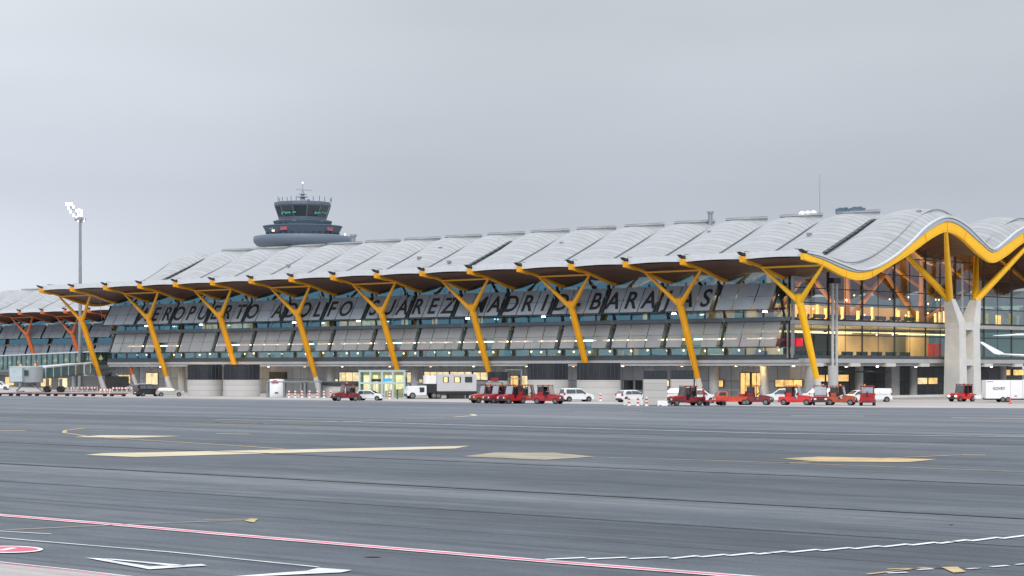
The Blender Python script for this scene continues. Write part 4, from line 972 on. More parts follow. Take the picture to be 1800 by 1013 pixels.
b = MB(); b.bar((at(50, 392).x, 391, 2.2), (at(78, 392).x, 391, .15), .8, .12); b.bar((at(50, 392).x, 391, 2.2), (at(33, 392).x, 390, .3), .25, .25); b.box(at(30, 390).x, at(42, 390).x, 389.5, 390.5, .1, .35); b.build('service_stairs', M_steel, jb)
rt = at(190, 437); b = MB(); b.box(rt.x-2.6, rt.x+1.2, rt.y-2, rt.y+2.4, 3.2, 8.6); b.build('rotunda', M_jb, jb); MB().box(rt.x-1.9, rt.x-.7, rt.y-2.06, rt.y-2.0, 6.8, 8.0).build('rotunda_window', M_cglass, jb)
MB().tube((rt.x, rt.y, 0), (rt.x, rt.y, 3.2), .7, n=14).build('rotunda_pier', M_conc2, jb)
mt = thing('motor_stairs', 'slanted grey service staircase under the end of the walkway', 'staircase')
sp_ = at(214, 448); b = MB(); b.bar((sp_.x-3, sp_.y, 4.4), (sp_.x+2.6, sp_.y, .5), 1.4, .25); b.build('stair_flight', M_steel, mt); b = MB(); b.bar((sp_.x-3, sp_.y-.7, 5.4), (sp_.x+2.6, sp_.y-.7, 1.5), .08, .08); b.bar((sp_.x-3, sp_.y-.7, 4.4), (sp_.x-3, sp_.y-.7, 5.4), .08, .08); b.bar((sp_.x+2.6, sp_.y-.7, .5), (sp_.x+2.6, sp_.y-.7, 1.5), .08, .08); b.build('handrail', M_steel, mt)
b = MB(); b.box(sp_.x-3.3, sp_.x-2.6, sp_.y-.7, sp_.y+.7, 0, 4.3); b.build('stair_tower', M_jbd, mt)

#OBJECTS_HERE
# ------------------------------------------------------------------ round ramp drums, canopies and blocks before the facade
def drum(x0, x1, yb, ytop, ymesh, label, arc=True, square=False, roof=False, group=None, mesh=True):
    c = G((x0+x1)/2, yb); s_ = c.y/F; r = (x1-x0)/2*s_; hgt = CAMH+(HZ-ytop)*s_; hm = CAMH+(HZ-ymesh)*s_
    t = thing('ramp_drum', label, 'concrete drum', (c.x, c.y+r*(1 if not square else .8), 0), group=group)
    if square:
        MB().box(-r, r, -r*.8, r*.8, 0, hgt).build('concrete_wall', M_drum, t, bevel=.03)
    else: MB().lathe([(r, 0), (r, hgt), (r-.25, hgt), (r-.25, .1)], 40).build('concrete_wall', M_drum, t, True)
    if mesh:
        m = MB()
        if square:
            m.box(-r+.04, r-.04, -r*.8+.04, r*.8-.04, hgt+.01, hm)
        else: m.lathe([(r-.12, hgt+.01), (r-.12, hm)], 40)
        o = m.build('mesh_screen', M_mesh, t)
        b = MB(); n = 24
        for k in range(n):
            a_ = 2*pi*k/n
            if square: continue
            b.box((r-.08)*cos(a_)-.05, (r-.08)*cos(a_)+.05, (r-.08)*sin(a_)-.05, (r-.08)*sin(a_)+.05, hgt, hm)
        if square:
            for q in (-1, -.72, -.45, 0, .45, .72, 1): b.box(q*(r-.03)-.06, q*(r-.03)+.06, -r*.8-.02, -r*.8+.03, hgt, hm)
            for zq in (.33, .66, 1): b.box(-r, r, -r*.8-.03, -r*.8+.02, hgt+(hm-hgt)*zq-.05, hgt+(hm-hgt)*zq)
        else:
            for zq in (.02, .33, .66, .97): z = hgt+(hm-hgt)*zq; b.lathe([(r-.05, z), (r-.05, z+.06)], 40)
        b.build('screen_frame', M_mesh_bar, o)
    if roof: MB().lathe([(r+.3, hgt+.05), (r+.3, hgt+.55), (r-.3, hgt+.7), (.05, hgt+.72)], 40).build('drum_canopy', M_dark, t, True)
    return t
M_drum = lined('drum_concrete', (.46,.45,.44), (.20,.20,.20), 2, .88, .035, rough=.8, var=.07)
GD = 'round concrete drums before the terminal'
drum(325, 387, 696.5, 668, 641, 'pale round concrete drum with black mesh top, directly right of the silver estate car')
drum(388, 453, 697, 668, 641, 'round concrete drum with black mesh top, between its left neighbour and the bus-stop canopy', group=None)
drum(566, 634, 699, 678.5, 672, 'low pale concrete drum under a flat dark roof, behind the lone dark red tractor', roof=True, mesh=False)
d3 = drum(857, 893, 700, 669.5, 654, 'small concrete drum bearing a dark red sign, behind the red tractor cluster')
cc = d3.location; MB().box(-1.1, .1, -1.9, -1.8, 2.55, 3.05).build('red_sign', mat('dark_red_sign', (.25,.01,.02), .5), d3)
drum(927, 1000, 703, 668, 639, 'concrete drum with tall black mesh top, behind the white minivan')
drum(1015, 1093, 705, 668.5, 638, 'widest concrete drum with tall black mesh top, between the minivan and the white crossover')
drum(1132, 1173, 712.5, 667, 652, 'pale concrete block tower with ribbed dark top, right of the white crossover', square=True)
drum(1180, 1219, 704, 667, 651, 'pale concrete block with notched dark top, behind the red open tractor', square=True)
# white rounded kiosk and bus stop canopy
def px_m(y): return CAMH*1.0/(y-HZ)                     # metres per photo pixel on the ground at row y
c = G(485, 698); sM = c.y/F
k_ = thing('kiosk', 'white rounded kiosk with red markings under the left end of the open canopy', 'kiosk', (c.x, c.y+1.2, 0))
MB().lathe([(1.25, 0), (1.25, 2.45), (1.1, 2.75), (.05, 2.85)], 24).build('kiosk_body', M_white, k_, True)
MB().box(-.7, .4, -1.32, -1.24, 2.15, 2.35).build('red_stripe', M_red, k_); MB().box(-.5, .2, -1.32, -1.24, 2.5, 2.62).build('red_stripe', M_red, k_); MB().box(-.15, .35, -1.31, -1.25, .55, .75).build('dark_vent', M_dark, k_)
def canopy(x0, x1, yb, ytop, label, posts, depth=3.0, wt=.22):
    a_, c = G(x0, yb), G(x1, yb); z = CAMH+(HZ-ytop)*a_.y/F; w2 = (c.x-a_.x); t = thing('canopy', label, 'canopy', (a_.x, a_.y, 0))
    MB().box(0, w2, -.1, depth, z-.18, z).build('canopy_roof', M_canopy, t)
    for q in posts:
        for dy in (.05, depth-.3): MB().box(q*w2-wt/2, q*w2+wt/2, dy, dy+wt, 0, z-.18).build('post', M_canopy, t)
    return t
canopy(468, 566, 699, 670.5, 'long flat canopy on grey posts over red and white barriers', (.01, .31, .62, .69, .97))
canopy(716, 885, 701, 672, 'flat canopy on thick dark posts before the high-lift truck', (.01, .42, .62, .98), 3.4, .42)
# glazed entrance box
c0, c1 = G(632, 699.5), G(711, 699.5); W_ = c1.x-c0.x; zt_ = CAMH+(HZ-652)*c0.y/F
en = thing('entrance_pavilion', 'glazed entrance box with green-white frames and a blue lit sign', 'entrance', (c0.x, c0.y, 0))
D_ = 7.0
for nm, P in (('glass_pane', ((0,0),(W_,0))), ('glass_pane', ((W_,0),(W_,D_))), ('glass_pane', ((0,0),(0,D_)))):
    (xa, ya), (xb, yb_) = P; MB().quad((xa,ya,0.05),(xb,yb_,.05),(xb,yb_,zt_-.1),(xa,ya,zt_-.1)).build(nm, M_glass_hall, en)
M_fr = mat('pale_green_frame', (.42,.52,.52), .4, var=.06)
for q in (0, .24, .50, .74, 1): MB().box(q*W_-.14, q*W_+.14, -.12, .10, 0, zt_).build('frame_post', M_fr, en)
for z in (zt_*.58, zt_): MB().box(-.14, W_+.14, -.14, -.01, z-.28 if z < zt_ else z-.2, z+.0).build('frame_beam', M_fr, en)
for q in (.30, .36, .42, .56, .62, .68): MB().box(q*W_-.05, q*W_+.05, -.09, -.01, 0, zt_*.52).build('door_bar', M_fr, en)
MB().box(-.2, W_+.2, -.2, D_, zt_+.003, zt_+.12).build('pavilion_roof', M_fr, en)
MB().box(.51*W_, .73*W_, .3, .38, zt_*.60, zt_*.72).build('blue_sign', M_bluelit, en); MB().box(.26*W_, .48*W_, .3, .38, zt_*.60, zt_*.70).build('dark_sign', M_dark, en)
MB().box(.1, W_-.1, D_-.2, D_, 0.05, zt_).build('rear_wall', mat('pale_inner', (.55,.52,.38), .7, var=.2), en)
for q, w_ in ((.05,.14),(.27,.1),(.53,.08),(.63,.07),(.78,.12),(.9,.07)): MB().box(q*W_, (q+w_)*W_, 4.0, 4.2, .5+q, zt_-.7).build('lit_poster', M_warm_pale, en)
d_ = bpy.data.lights.new('pavilion_light', 'AREA'); d_.shape = 'RECTANGLE'; d_.size = 6; d_.size_y = 5; d_.energy = 190; d_.color = (1,.88,.6); lo = bpy.data.objects.new('pavilion_light', d_); COL.objects.link(lo); lo.parent = en; lo.location = (W_/2, D_/2, zt_-.3)
# scaffolding-like lit stair by the small drum
c = G(903, 700); st = thing('lit_stair_frame', 'open steel stair frame glowing yellow between two drums', 'stairs', (c.x, c.y+8, 0))
for q in (-1.2, 1.2): MB().box(q-.08, q+.08, -.1, .1, 0, 4.3).build('frame_post', M_steel, st)
for z in (1.4, 2.8, 4.2): MB().box(-1.2, 1.2, -.1, .8, z, z+.12).build('landing', M_steel, st)

# ------------------------------------------------------------------ vehicles (metres; +x is forward)
def wheel(t, x, y, r, w_=.22, rim=True):
    s_ = 1 if y > 0 else -1
    o = MB().tube((x, y-s_*w_, r), (x, y, r), r, n=20).build('wheel', M_tyre, t, True)
    if rim: MB().tube((x, y-s_*.01, r), (x, y+s_*.012, r), r*.62, n=16).build('rim', M_rim, o, True)
    return o
def car(name, label, cat, loc, yaw, paint, prof, belt, L_, W_, glassm=None, wheels=(.8, None), wr=.31, lower=None, group=None, sidewin=(), front=None, rear=None, detail=True):
    """prof: side outline (x,z) of the whole body; above 'belt' the body narrows to the roof"""
    glassm = glassm or M_cglass; t = thing(name, label, cat, loc, yaw, group)
    H_ = max(z for x, z in prof)
    def wf(x, z): 
        e_ = min(1, .88+.9*min(x+L_/2, L_/2-x)) if z < belt else min(1, .90+.5*min(x+L_/2, L_/2-x))
        return (W_/2)*e_ if z <= belt else (W_/2)*e_*(1-.19*(z-belt)/(H_-belt))
    # resample the outline so that the corners round off
    low = [(x, z) for x, z in prof]
    top = [p for p in prof if p[1] > belt+1e-6]; bot = [p for p in prof if p[1] <= belt+1e-6]
    b = MB(); b.prism(bot, wf); b.prism(top+[], wf) if False else None
    # body as one closed loft: stations across the width
    b = MB(); n = len(prof); V = []
    ks = (-1, -.93, -.5, 0, .5, .93, 1)
    for k in ks:
        for x, z in prof:
            sh = 0 if abs(k) < .99 else -.035
            cx_ = -.02*(1 if x > 0 else -1) if abs(k) > .99 else 0
            V.append((x+cx_*1.5, k*wf(x, z), z+sh*(1 if z > .5 else -1)))
    m = len(ks)
    b.add(V, [(j*n+i, j*n+(i+1)%n, (j+1)*n+(i+1)%n, (j+1)*n+i) for j in range(m-1) for i in range(n)]+[tuple(range(n))[::-1], tuple(range((m-1)*n, m*n))])
    o = b.build('body', paint, t, True)
    for s_ in (-1, 1):                                   # side windows set 12 mm proud of the body
        for poly in sidewin:
            P = [(x, s_*(wf(x, z)+.012), z) for x, z in poly]
            b = MB(); b.slab(P, (0, s_, 0), .012); b.build('side_window', glassm, t)
    for poly, nm in ((front, 'windscreen'), (rear, 'rear_window')):
        if poly:
            (xa, za), (xb, zb_) = poly; d = Vector((xb-xa, 0, zb_-za)).normalized(); nx = Vector((d.z, 0, -d.x)); nx = nx if (nx.x > 0) == (nm == 'windscreen') else -nx
            P = [Vector((xa, s_*wf(xa, za)*.90, za)) for s_ in (-1, 1)]+[Vector((xb, s_*wf(xb, zb_)*.90, zb_)) for s_ in (1, -1)]
            MB().slab([p+nx*.015 for p in P], nx, .012).build(nm, glassm, t)
    xf = max(x for x, z in prof); xr = min(x for x, z in prof)
    for x in (xf-wheels[0], xr+(wheels[1] or wheels[0])):
        for s_ in (-1, 1):
            MB().tube((x, s_*(W_/2-.3), wr+.03), (x, s_*(W_/2+.004), wr+.03), wr*1.16, n=20).build('wheel_arch', M_plastic, t)
            wheel(t, x, s_*(W_/2+.02), wr)
    zf = belt*.80
    for s_ in (-1, 1):
        MB().box(xf-.22, xf-.01, s_*W_*.36-.17, s_*W_*.36+.17, zf-.09, zf+.07).build('headlight', M_chrome_l, t)
        MB().box(xr-.015, xr+.2, s_*W_*.40-.10, s_*W_*.40+.10, belt-.18, belt+.14).build('tail_light', M_tail, t)
        MB().box(xf*.34-.06, xf*.34+.06, s_*(W_/2+.02), s_*(W_/2+.20)if s_>0 else s_*(W_/2+.02)-.18+.18, belt-.02, belt+.14).build('mirror', M_plastic, t) if s_ > 0 else MB().box(xf*.34-.06, xf*.34+.06, -(W_/2+.20), -(W_/2+.02), belt-.02, belt+.14).build('mirror', M_plastic, t)
    MB().box(xf-.12, xf+.02, -W_*.40, W_*.40, .28, .50).build('bumper', lower or paint, t)
    MB().box(xr-.02, xr+.12, -W_*.40, W_*.40, .28, .52).build('bumper', lower or paint, t)
    MB().box(xf-.1, xf+.012, -W_*.22, W_*.22, zf-.12, zf-.0).build('grille', M_plastic, t)
    MB().box(xr-.03, xr+.05, -.26, .26, .56, .67).build('number_plate', M_cone_w, t)
    return t
HATCH = dict(prof=[(-1.92,.30),(-1.95,.75),(-1.86,.98),(-1.55,1.36),(-1.2,1.44),(-.2,1.47),(.25,1.42),(1.0,.99),(1.7,.83),(1.93,.62),(1.93,.28)], belt=.93, L_=3.9, W_=1.68, wheels=(.72,.66), wr=.30,
    sidewin=([(-1.55,.96),(-.75,.96),(-.75,1.34),(-1.35,1.34)], [(-.68,.96),(.86,.96),(.25,1.33),(-.68,1.36)]), front=((.95,1.01),(.32,1.37)), rear=((-1.80,1.02),(-1.55,1.33)))
VAN = dict(prof=[(-2.18,.30),(-2.20,1.0),(-2.10,1.70),(-1.95,1.80),(-.4,1.82),(.35,1.76),(1.15,1.16),(1.95,.98),(2.18,.72),(2.18,.28)], belt=1.08, L_=4.38, W_=1.80, wheels=(.80,.72), wr=.33,
    sidewin=([(-1.85,1.14),(-.55,1.14),(-.55,1.64),(-1.85,1.64)], [(-.45,1.14),(.98,1.14),(.35,1.62),(-.45,1.66)]), front=((1.12,1.18),(.42,1.70)), rear=((-2.19,1.12),(-2.10,1.66)))
SUV = dict(prof=[(-2.12,.36),(-2.18,.85),(-2.08,1.08),(-1.70,1.52),(-1.3,1.60),(-.1,1.62),(.35,1.55),(1.05,1.10),(1.85,.98),(2.15,.78),(2.15,.34)], belt=1.04, L_=4.3, W_=1.82, wheels=(.80,.78), wr=.35,
    sidewin=([(-1.65,1.10),(-.70,1.08),(-.70,1.46),(-1.42,1.46)], [(-.62,1.08),(.88,1.08),(.33,1.46),(-.62,1.49)]), front=((1.02,1.12),(.42,1.50)), rear=((-2.02,1.14),(-1.72,1.48)))
BUS = dict(prof=[(-2.45,.32),(-2.48,1.1),(-2.38,1.82),(-2.2,1.94),(-.2,1.96),(.8,1.88),(1.6,1.22),(2.25,1.05),(2.45,.78),(2.45,.30)], belt=1.15, L_=4.95, W_=1.9, wheels=(.85,.95), wr=.34,
    sidewin=([(-2.1,1.22),(-1.0,1.22),(-1.0,1.76),(-2.1,1.76)], [(-.9,1.22),(.2,1.22),(.2,1.78),(-.9,1.78)], [(.3,1.22),(1.42,1.22),(.8,1.74),(.3,1.78)]), front=((1.58,1.25),(.86,1.82)), rear=((-2.47,1.2),(-2.38,1.8)))
ESTATE = dict(prof=[(-2.2,.30),(-2.24,.80),(-2.1,1.0),(-1.85,1.36),(-1.5,1.43),(-.1,1.46),(.35,1.40),(1.1,.98),(1.95,.84),(2.22,.62),(2.22,.28)], belt=.94, L_=4.46, W_=1.76, wheels=(.82,.86), wr=.31,
    sidewin=([(-1.85,.98),(-.85,.97),(-.85,1.33),(-1.65,1.33)], [(-.77,.97),(.92,.97),(.33,1.32),(-.77,1.35)]), front=((1.05,1.0),(.42,1.35)), rear=((-2.12,1.02),(-1.86,1.33)))
def P3(px, y, dy=.8): p = G(px, y); return (p.x*(p.y+dy)/p.y, p.y+dy, 0)
v1 = car('parked_van', 'black minivan with a white roof, rear towards the apron, left of the silver estate', 'van', P3(262, 697), R(38), M_black, **BUS)
MB().box(-2.2, .8, -.74, .74, 1.962, 2.03).build('white_roof', M_white, v1)
car('parked_car', 'silver estate car parked nose right against the first drum', 'car', P3(299, 697.2), R(8), M_silver, **ESTATE)
car('parked_car', 'small white hatchback with nose right, beside the tall-cab red tractor', 'car', P3(651, 704.5), R(-14), M_white, **HATCH)
car('parked_van', 'white minivan standing before two concrete drums, rear and right side showing', 'van', P3(1014, 706.5), R(22), M_white, lower=M_plastic, **VAN)
car('parked_car', 'white hatchback mostly hidden behind the white minivan and the last tractor of the left cluster', 'car', P3(986, 702), R(12), M_white, **HATCH)
car('parked_car', 'white crossover with rear turned to the apron behind striped bollards', 'car', P3(1112, 707.5), R(30), M_white, lower=M_plastic, **SUV)
car('parked_van', 'white van hidden except for its tail, between the two concrete blocks', 'van', P3(1182, 706), R(180), M_white, **VAN)
car('parked_van', 'white van whose sloping nose shows right of the open red tractor', 'van', P3(1232, 709), R(-8), M_white, **VAN)
car('parked_van', 'white van with nose left, partly behind the bright red tractor', 'van', P3(1374, 707.5), R(172), M_white, **VAN)
car('parked_van', 'white van half hidden between the bright red and the dark boxy tractor', 'van', P3(1432, 706.5), R(176), M_white, **VAN)
car('parked_car', 'white sport utility car behind the faded orange tractor', 'car', P3(1507, 708), R(200), M_white, lower=M_plastic, **SUV)
car('parked_van', 'white van showing only its rounded tail right of the rearmost red tractor', 'van', P3(1538, 707), R(176), M_white, **VAN)
car('parked_van', 'white van cut by the left picture edge, beside the lit service rooms', 'van', P3(0, 685.5), R(-5), M_white, **VAN)

def tractor(label, px, y, yaw, paint, cab='open', L_=3.3, lit=False, hood2=None, bright=False, deck=False, group='baggage tractors parked in a row'):
    t = thing('baggage_tractor', label, 'tractor', P3(px, y, .9), R(yaw), group, scale=1.12)
    W2 = .78; hp = hood2 or paint
    b = MB(); b.prism([(-L_/2,.34),(-L_/2,.92),(-.15,.92),(-.15,.62),(.25,.62),(.25,.98),(L_/2-.35,.94),(L_/2-.02,.80),(L_/2,.34)], lambda x, z: W2 if z < .8 else W2*.96)
    b.build('chassis', paint, t, bevel=.03)
    MB().prism([(.26,.985),(.30,1.10),(L_/2-.5,1.02),(L_/2-.12,.90),(L_/2-.38,.945)], lambda x, z: W2*.86).build('hood', hp, t)
    MB().box(L_/2-.02, L_/2+.10, -.70, .70, .34, .52).build('bumper', M_plastic, t); MB().box(-L_/2-.10, -L_/2+.02, -.45, .45, .34, .50).build('bumper', M_plastic, t)
    MB().box(L_/2+.001, L_/2+.02, -.34, .34, .56, .76).build('grille', M_plastic, t)
    for s_ in (-1, 1):
        wheel(t, L_/2-.52, s_*(W2+.02), .33, .24); wheel(t, -L_/2+.58, s_*(W2+.02), .33, .24)
        MB().box(L_/2-.01, L_/2+.035, s_*.56-.12, s_*.56+.12, .60, .78).build('headlight', M_headlit if lit else M_chrome_l, t)
        MB().box(-L_/2-.015, -L_/2+.04, s_*.62-.08, s_*.62+.08, .64, .84).build('tail_light', M_tail, t)
    H_ = 2.08; xa, xb = -1.02, .46
    fr_ = M_red_dk if cab != 'white' else M_white
    for s_ in (-1, 1):
        b = MB(); b.bar((xb-.02, s_*.70, .98), (xb-.22, s_*.66, H_-.05), .07, .07); b.build('cab_post', fr_, t)
        b = MB(); b.bar((xa, s_*.70, .90), (xa+.02, s_*.66, H_-.05), .07, .07); b.build('cab_post', fr_, t)
        b = MB(); b.bar((-.35, s_*.70, .92), (-.35, s_*.66, H_-.05), .06, .06); b.build('cab_post', fr_, t)
    MB().box(xa-.08, xb-.14, -.74, .74, H_-.05, H_+.04).build('cab_roof', paint if cab != 'open' else M_red_dk, t, bevel=.02)
    P = [Vector((xb-.02, -.62, 1.10)), Vector((xb-.02, .62, 1.10)), Vector((xb-.20, .60, H_-.10)), Vector((xb-.20, -.60, H_-.10))]
    MB().slab([p+Vector((.02,0,0)) for p in P], (1, 0, .2), .012).build('windscreen', M_cglass_l if bright or cab != 'open' else M_cglass, t)
    if cab == 'open':  # dark panes added to open cabs so the inside reads shaded
        MB().box(xa+.0, xa+.03, -.6, .6, 1.0, H_-.12).build('rear_window', M_cglass, t)
        MB().box(-.38, -.34, -.6, .6, 1.1, H_-.2).build('dark_cab_sheet', M_cglass, t)
    if cab == 'closed':
        MB().box(xa-.02, xa+.05, -.66, .66, .93, 1.35).build('rear_panel', paint, t); MB().box(xa-.01, xa+.02, -.6, .6, 1.36, H_-.12).build('rear_window', M_cglass_l, t)
        for s_ in (-1, 1):
            MB().box(xa+.08, -.40, s_*.70-.02, s_*.70+.02, .93, 1.35).build('side_panel', paint, t); MB().box(xa+.1, -.42, s_*.685-.01, s_*.685+.01, 1.38, H_-.14).build('side_window', M_cglass, t)
    b = MB(); b.box(-.75, -.28, -.55, .55, .93, 1.10); b.bar((-.76, 0, 1.0), (-.86, 0, 1.55), 1.0, .10); b.build('seat', M_plastic, t)
    MB().tube((.16, -.25, 1.20), (.10, -.25, 1.24), .19, n=14).build('steering_wheel', M_plastic, t)
    MB().lathe([(.10, H_+.04), (.10, H_+.12), (.06, H_+.19), (.01, H_+.20)], 10, -.1, .3).build('beacon', mat('amber_beacon', (.7,.3,.03), .3), t)
    MB().tube((-L_/2-.28, 0, .46), (-L_/2-.08, 0, .46), .05, n=6).build('tow_hook', M_dark, t)
    return t
tractor('dark red tractor with a tall open cab, standing alone beside the white hatchback', 607, 705, 203, M_red_dk, 'open', hood2=M_red)
tractor('faded orange-red tractor leading the left cluster, windscreen bare', 853, 709, 204, M_orw, 'open', bright=True, hood2=M_redor)
tractor('red closed-cab tractor, second from the left in the cluster before the red sign', 876, 709.5, 212, M_red, 'closed')
tractor('red boxy closed-cab tractor in the middle of the left cluster, door dark', 900, 710, 216, M_red, 'closed', L_=3.1)
tractor('brownish red low tractor with open deck, between the two boxy red tractors', 931, 709.5, 12, M_orw, 'open', L_=3.6, hood2=M_orw)
tractor('red closed-cab tractor at the right end of the left cluster, beside the minivan', 964, 710.5, 336, M_red, 'closed')
tractor('large open-cab red tractor with roof frame, before the notched concrete block', 1204, 713.5, 205, M_red_dk, 'open', L_=3.9, hood2=M_red_br)
tractor('dark red tractor with nose right, before the tall lit doors', 1331, 712.5, -16, M_red_dk, 'closed', L_=3.1, hood2=M_red_dk)
tractor('bright red tractor with a large pale windscreen, before the three lit windows', 1400, 712.8, -22, M_red_br, 'closed', bright=True, L_=3.6)
tractor('dark red boxy tractor under the rightmost leaning column', 1442, 712.8, 262, M_red_dk, 'closed', L_=3.0, hood2=M_red)
tractor('faded orange tractor with nose right, just right of the twin steel mast', 1478, 713, -18, M_orw, 'closed', bright=True, hood2=M_orw)
tractor('red tractor showing its rear with round lamps, rightmost of the crowded row', 1525, 713.5, 78, M_red, 'closed')
tractor('bright red tractor with both headlights lit, under the white tree-shaped column', 1691, 706.5, 214, M_red_br, 'open', lit=True, L_=3.2)
# orange service pick-up
c = P3(1286, 712.5, 1.0); t = thing('service_pickup', 'orange-red pick-up with crew cab at left and flat load deck, in the right row', 'pickup', c, R(188))
MB().prism([(-2.15,.42),(-2.15,.98),(.55,.98),(.62,1.08),(.72,1.62),(.86,1.70),(1.55,1.68),(1.72,1.55),(2.02,1.06),(2.18,.95),(2.2,.42)], lambda x, z: .86 if z < 1.1 else .86-.12*(z-1.1)/.6).build('body', M_redor, t, bevel=.02)
MB().box(-2.05, .5, -.84, .84, .982, 1.06).build('load_deck', M_orw, t)
for s_ in (-1, 1):
    MB().slab([(x, s_*.80, z) for x, z in ((.85,1.14),(1.82,1.14),(1.60,1.56),(.92,1.58))], (0, s_, 0), .06).build('side_window', M_cglass, t)
    for x in (-1.35, 1.42): wheel(t, x, s_*.88, .34)
    MB().box(2.16, 2.24, s_*.6-.14, s_*.6+.14, .62, .80).build('headlight', M_chrome_l, t)
MB().slab([(1.97,-.7,1.16),(1.97,.7,1.16),(1.76,.66,1.56),(1.76,-.66,1.56)], (1,0,.5), .03).build('windscreen', M_cglass_l, t)
MB().box(-1.7, -.9, -.6, .2, 1.062, 1.35).build('tool_box', M_red, t, bevel=.02)
# red flat trolley beside it
c = P3(1256, 713.5, .8); t = thing('flat_trolley', 'red flat trolley between the open red tractor and the orange pick-up', 'trolley', c, R(10))
MB().box(-1.4, 1.4, -.75, .75, .52, .66).build('deck', M_red, t)
b = MB(); b.box(-1.35, -1.28, -.7, .7, .66, 1.1); b.build('end_rail', M_red, t)
for x in (-1.0, 1.0):
    for s_ in (-1, 1): wheel(t, x, s_*.7, .26, .16, False)
# high-lift catering truck
c0 = P3(776, 701.5, 1.5); t = thing('high_lift_truck', 'white and black truck with a raised grey passenger box with three windows', 'truck', c0, pi+R(13))
s_t = c0[1]/F
def tx(px): return -(px-776)*s_t
def tzz(y): return CAMH+(HZ-y)*s_t
M_trk = mat('truck_black', (.012,.014,.02), .45, var=.15)
MB().prism([(tx(747),.55),(tx(747),tzz(678)),(tx(716),tzz(678.5)),(tx(714),tzz(684)),(tx(712.5),tzz(691)),(tx(712.5),.45)], lambda x, z: 1.15).build('cab', M_white, t, bevel=.05)
MB().slab([(tx(714)+.06,-1.0,tzz(691)),(tx(714)+.06,1.0,tzz(691)),(tx(716)+.03,.98,tzz(680.5)),(tx(716)+.03,-.98,tzz(680.5))], (1,0,.2), .03).build('windscreen', M_cglass, t)
for s_ in (-1, 1): MB().slab([(tx(743), s_*1.15, tzz(689)), (tx(735), s_*1.15, tzz(690)), (tx(734), s_*1.15, tzz(681)), (tx(743), s_*1.15, tzz(681))], (0, s_, 0), .03).build('side_window', M_cglass, t)
MB().box(tx(714), tx(712)+.05, -1.05, 1.05, .35, .75).build('bumper', M_plastic, t)
MB().box(tx(768), tx(748), -1.2, 1.2, .9, tzz(675)).build('power_box', M_trk, t)
MB().box(tx(838), tx(748), -.5, .5, .6, .88).build('chassis', M_trk, t)
for px in (722, 760, 768): 
    for s_ in (-1, 1): wheel(t, tx(px), s_*1.18, .48, .28)
bx = MB().box(tx(836), tx(765), -1.28, 1.28, tzz(688), tzz(658)).build('passenger_box', mat('box_grey', (.50,.50,.52), .4, .1, var=.06), t, bevel=.06)
MB().box(tx(764.5), tx(746), -1.1, 1.1, tzz(675)+.02, tzz(660.5)).build('front_platform', M_cone_w, t)
for x0, x1, m in ((776,786,M_warm),(795.5,807.5,M_warm),(815,828,M_cglass)):
    for s_ in (-1, 1):
        f_ = MB().box(tx(x1), tx(x0), min(s_*1.285, s_*1.33), max(s_*1.285, s_*1.33), tzz(672.5), tzz(662.5)).build('window', M_plastic, bx)
        MB().box(tx(x1)+.2, tx(x0)-.12, min(s_*1.331, s_*1.345), max(s_*1.331, s_*1.345), tzz(672), tzz(663.5)).build('pane', m, f_)
for a_, c in (((tx(836), .9), (tx(772), tzz(688))), ((tx(772), .9), (tx(836), tzz(688)))):
    for y_ in (-.8, .8): MB().bar((a_[0], y_, a_[1]), (c[0], y_, c[1]), .16, .2).build('scissor_arm', M_trk, t)
MB().box(tx(836), tx(765), -1.25, 1.25, tzz(693), tzz(688.2)).build('under_frame', M_trk, t)
# white box trailer with lettering
c0, c1 = G(1733, 707.5), G(1850, 707.5); t = thing('box_trailer', 'white box trailer with dark lettering, cut by the right picture edge', 'trailer', (c0.x, c0.y, 0))
s_t = c0.y/F; L_ = c1.x-c0.x; zb_, zt2 = CAMH+(HZ-701)*s_t, CAMH+(HZ-668.5)*s_t
b = MB(); b.box(0, L_, 0, 2.6, zb_, zt2); b.build('box_body', mat('trailer_white', (.80,.80,.81), .4, var=.03), t, bevel=.04)
b = MB()
for px in (1776.5, 1798): x = (px-1733)*s_t; b.box(x-.02, x+.02, -.006, 0.02, zb_+.05, zt2-.05)
b.build('door_seam', M_steel, t)
MB().box(.1, L_-.1, .3, 2.3, zb_-.16, zb_-.005).build('chassis', M_dark, t)
for px in (1763, 1772, 1835): 
    x = (px-1733)*s_t
    for y_ in (.02, 2.55): wheel(t, x, y_ if y_ > 1 else -.02, .36, .2)
def words(parent, txt, size, m, loc, rot=(pi/2, 0, 0), off=.0, name='lettering'):
    cu = bpy.data.curves.new('w', 'FONT'); cu.body = txt; cu.size = size; cu.extrude = .004; cu.offset = off
    to = bpy.data.objects.new('tmp', cu); COL.objects.link(to); dg = bpy.context.evaluated_depsgraph_get()
    me = bpy.data.meshes.new_from_object(to.evaluated_get(dg)); bpy.data.objects.remove(to); me.materials.clear(); me.materials.append(m)
    o = bpy.data.objects.new(name, me); COL.objects.link(o); o.parent = parent; o.location = loc; o.rotation_euler = rot; return o
words(t, 'GOVEY', .50, mat('navy_letters', (.03,.05,.12), .5), ((1745-1733)*s_t, -.012, CAMH+(HZ-685.5)*s_t), off=.012)
MB().box((1735-1733)*s_t, (1746-1733)*s_t, -.006, .02, zt2-.24, zt2-.16).build('small_red_label', M_red, t)
MB().box((1783-1733)*s_t, (1788-1733)*s_t, -.006, .02, zb_+.25, zb_+.42).build('latch', M_steel, t)
MB().bar((0, 1.3, .5), (-1.3, 1.3, .42), .12, .12).build('tow_bar', M_steel, t); MB().box(-1.2, -.4, .8, 1.6, .45, .9).build('tool_box', M_cone_w, t)
words(d3, 'i', .4, M_cone_w, (-.6, -1.92, 2.65)) if False else None
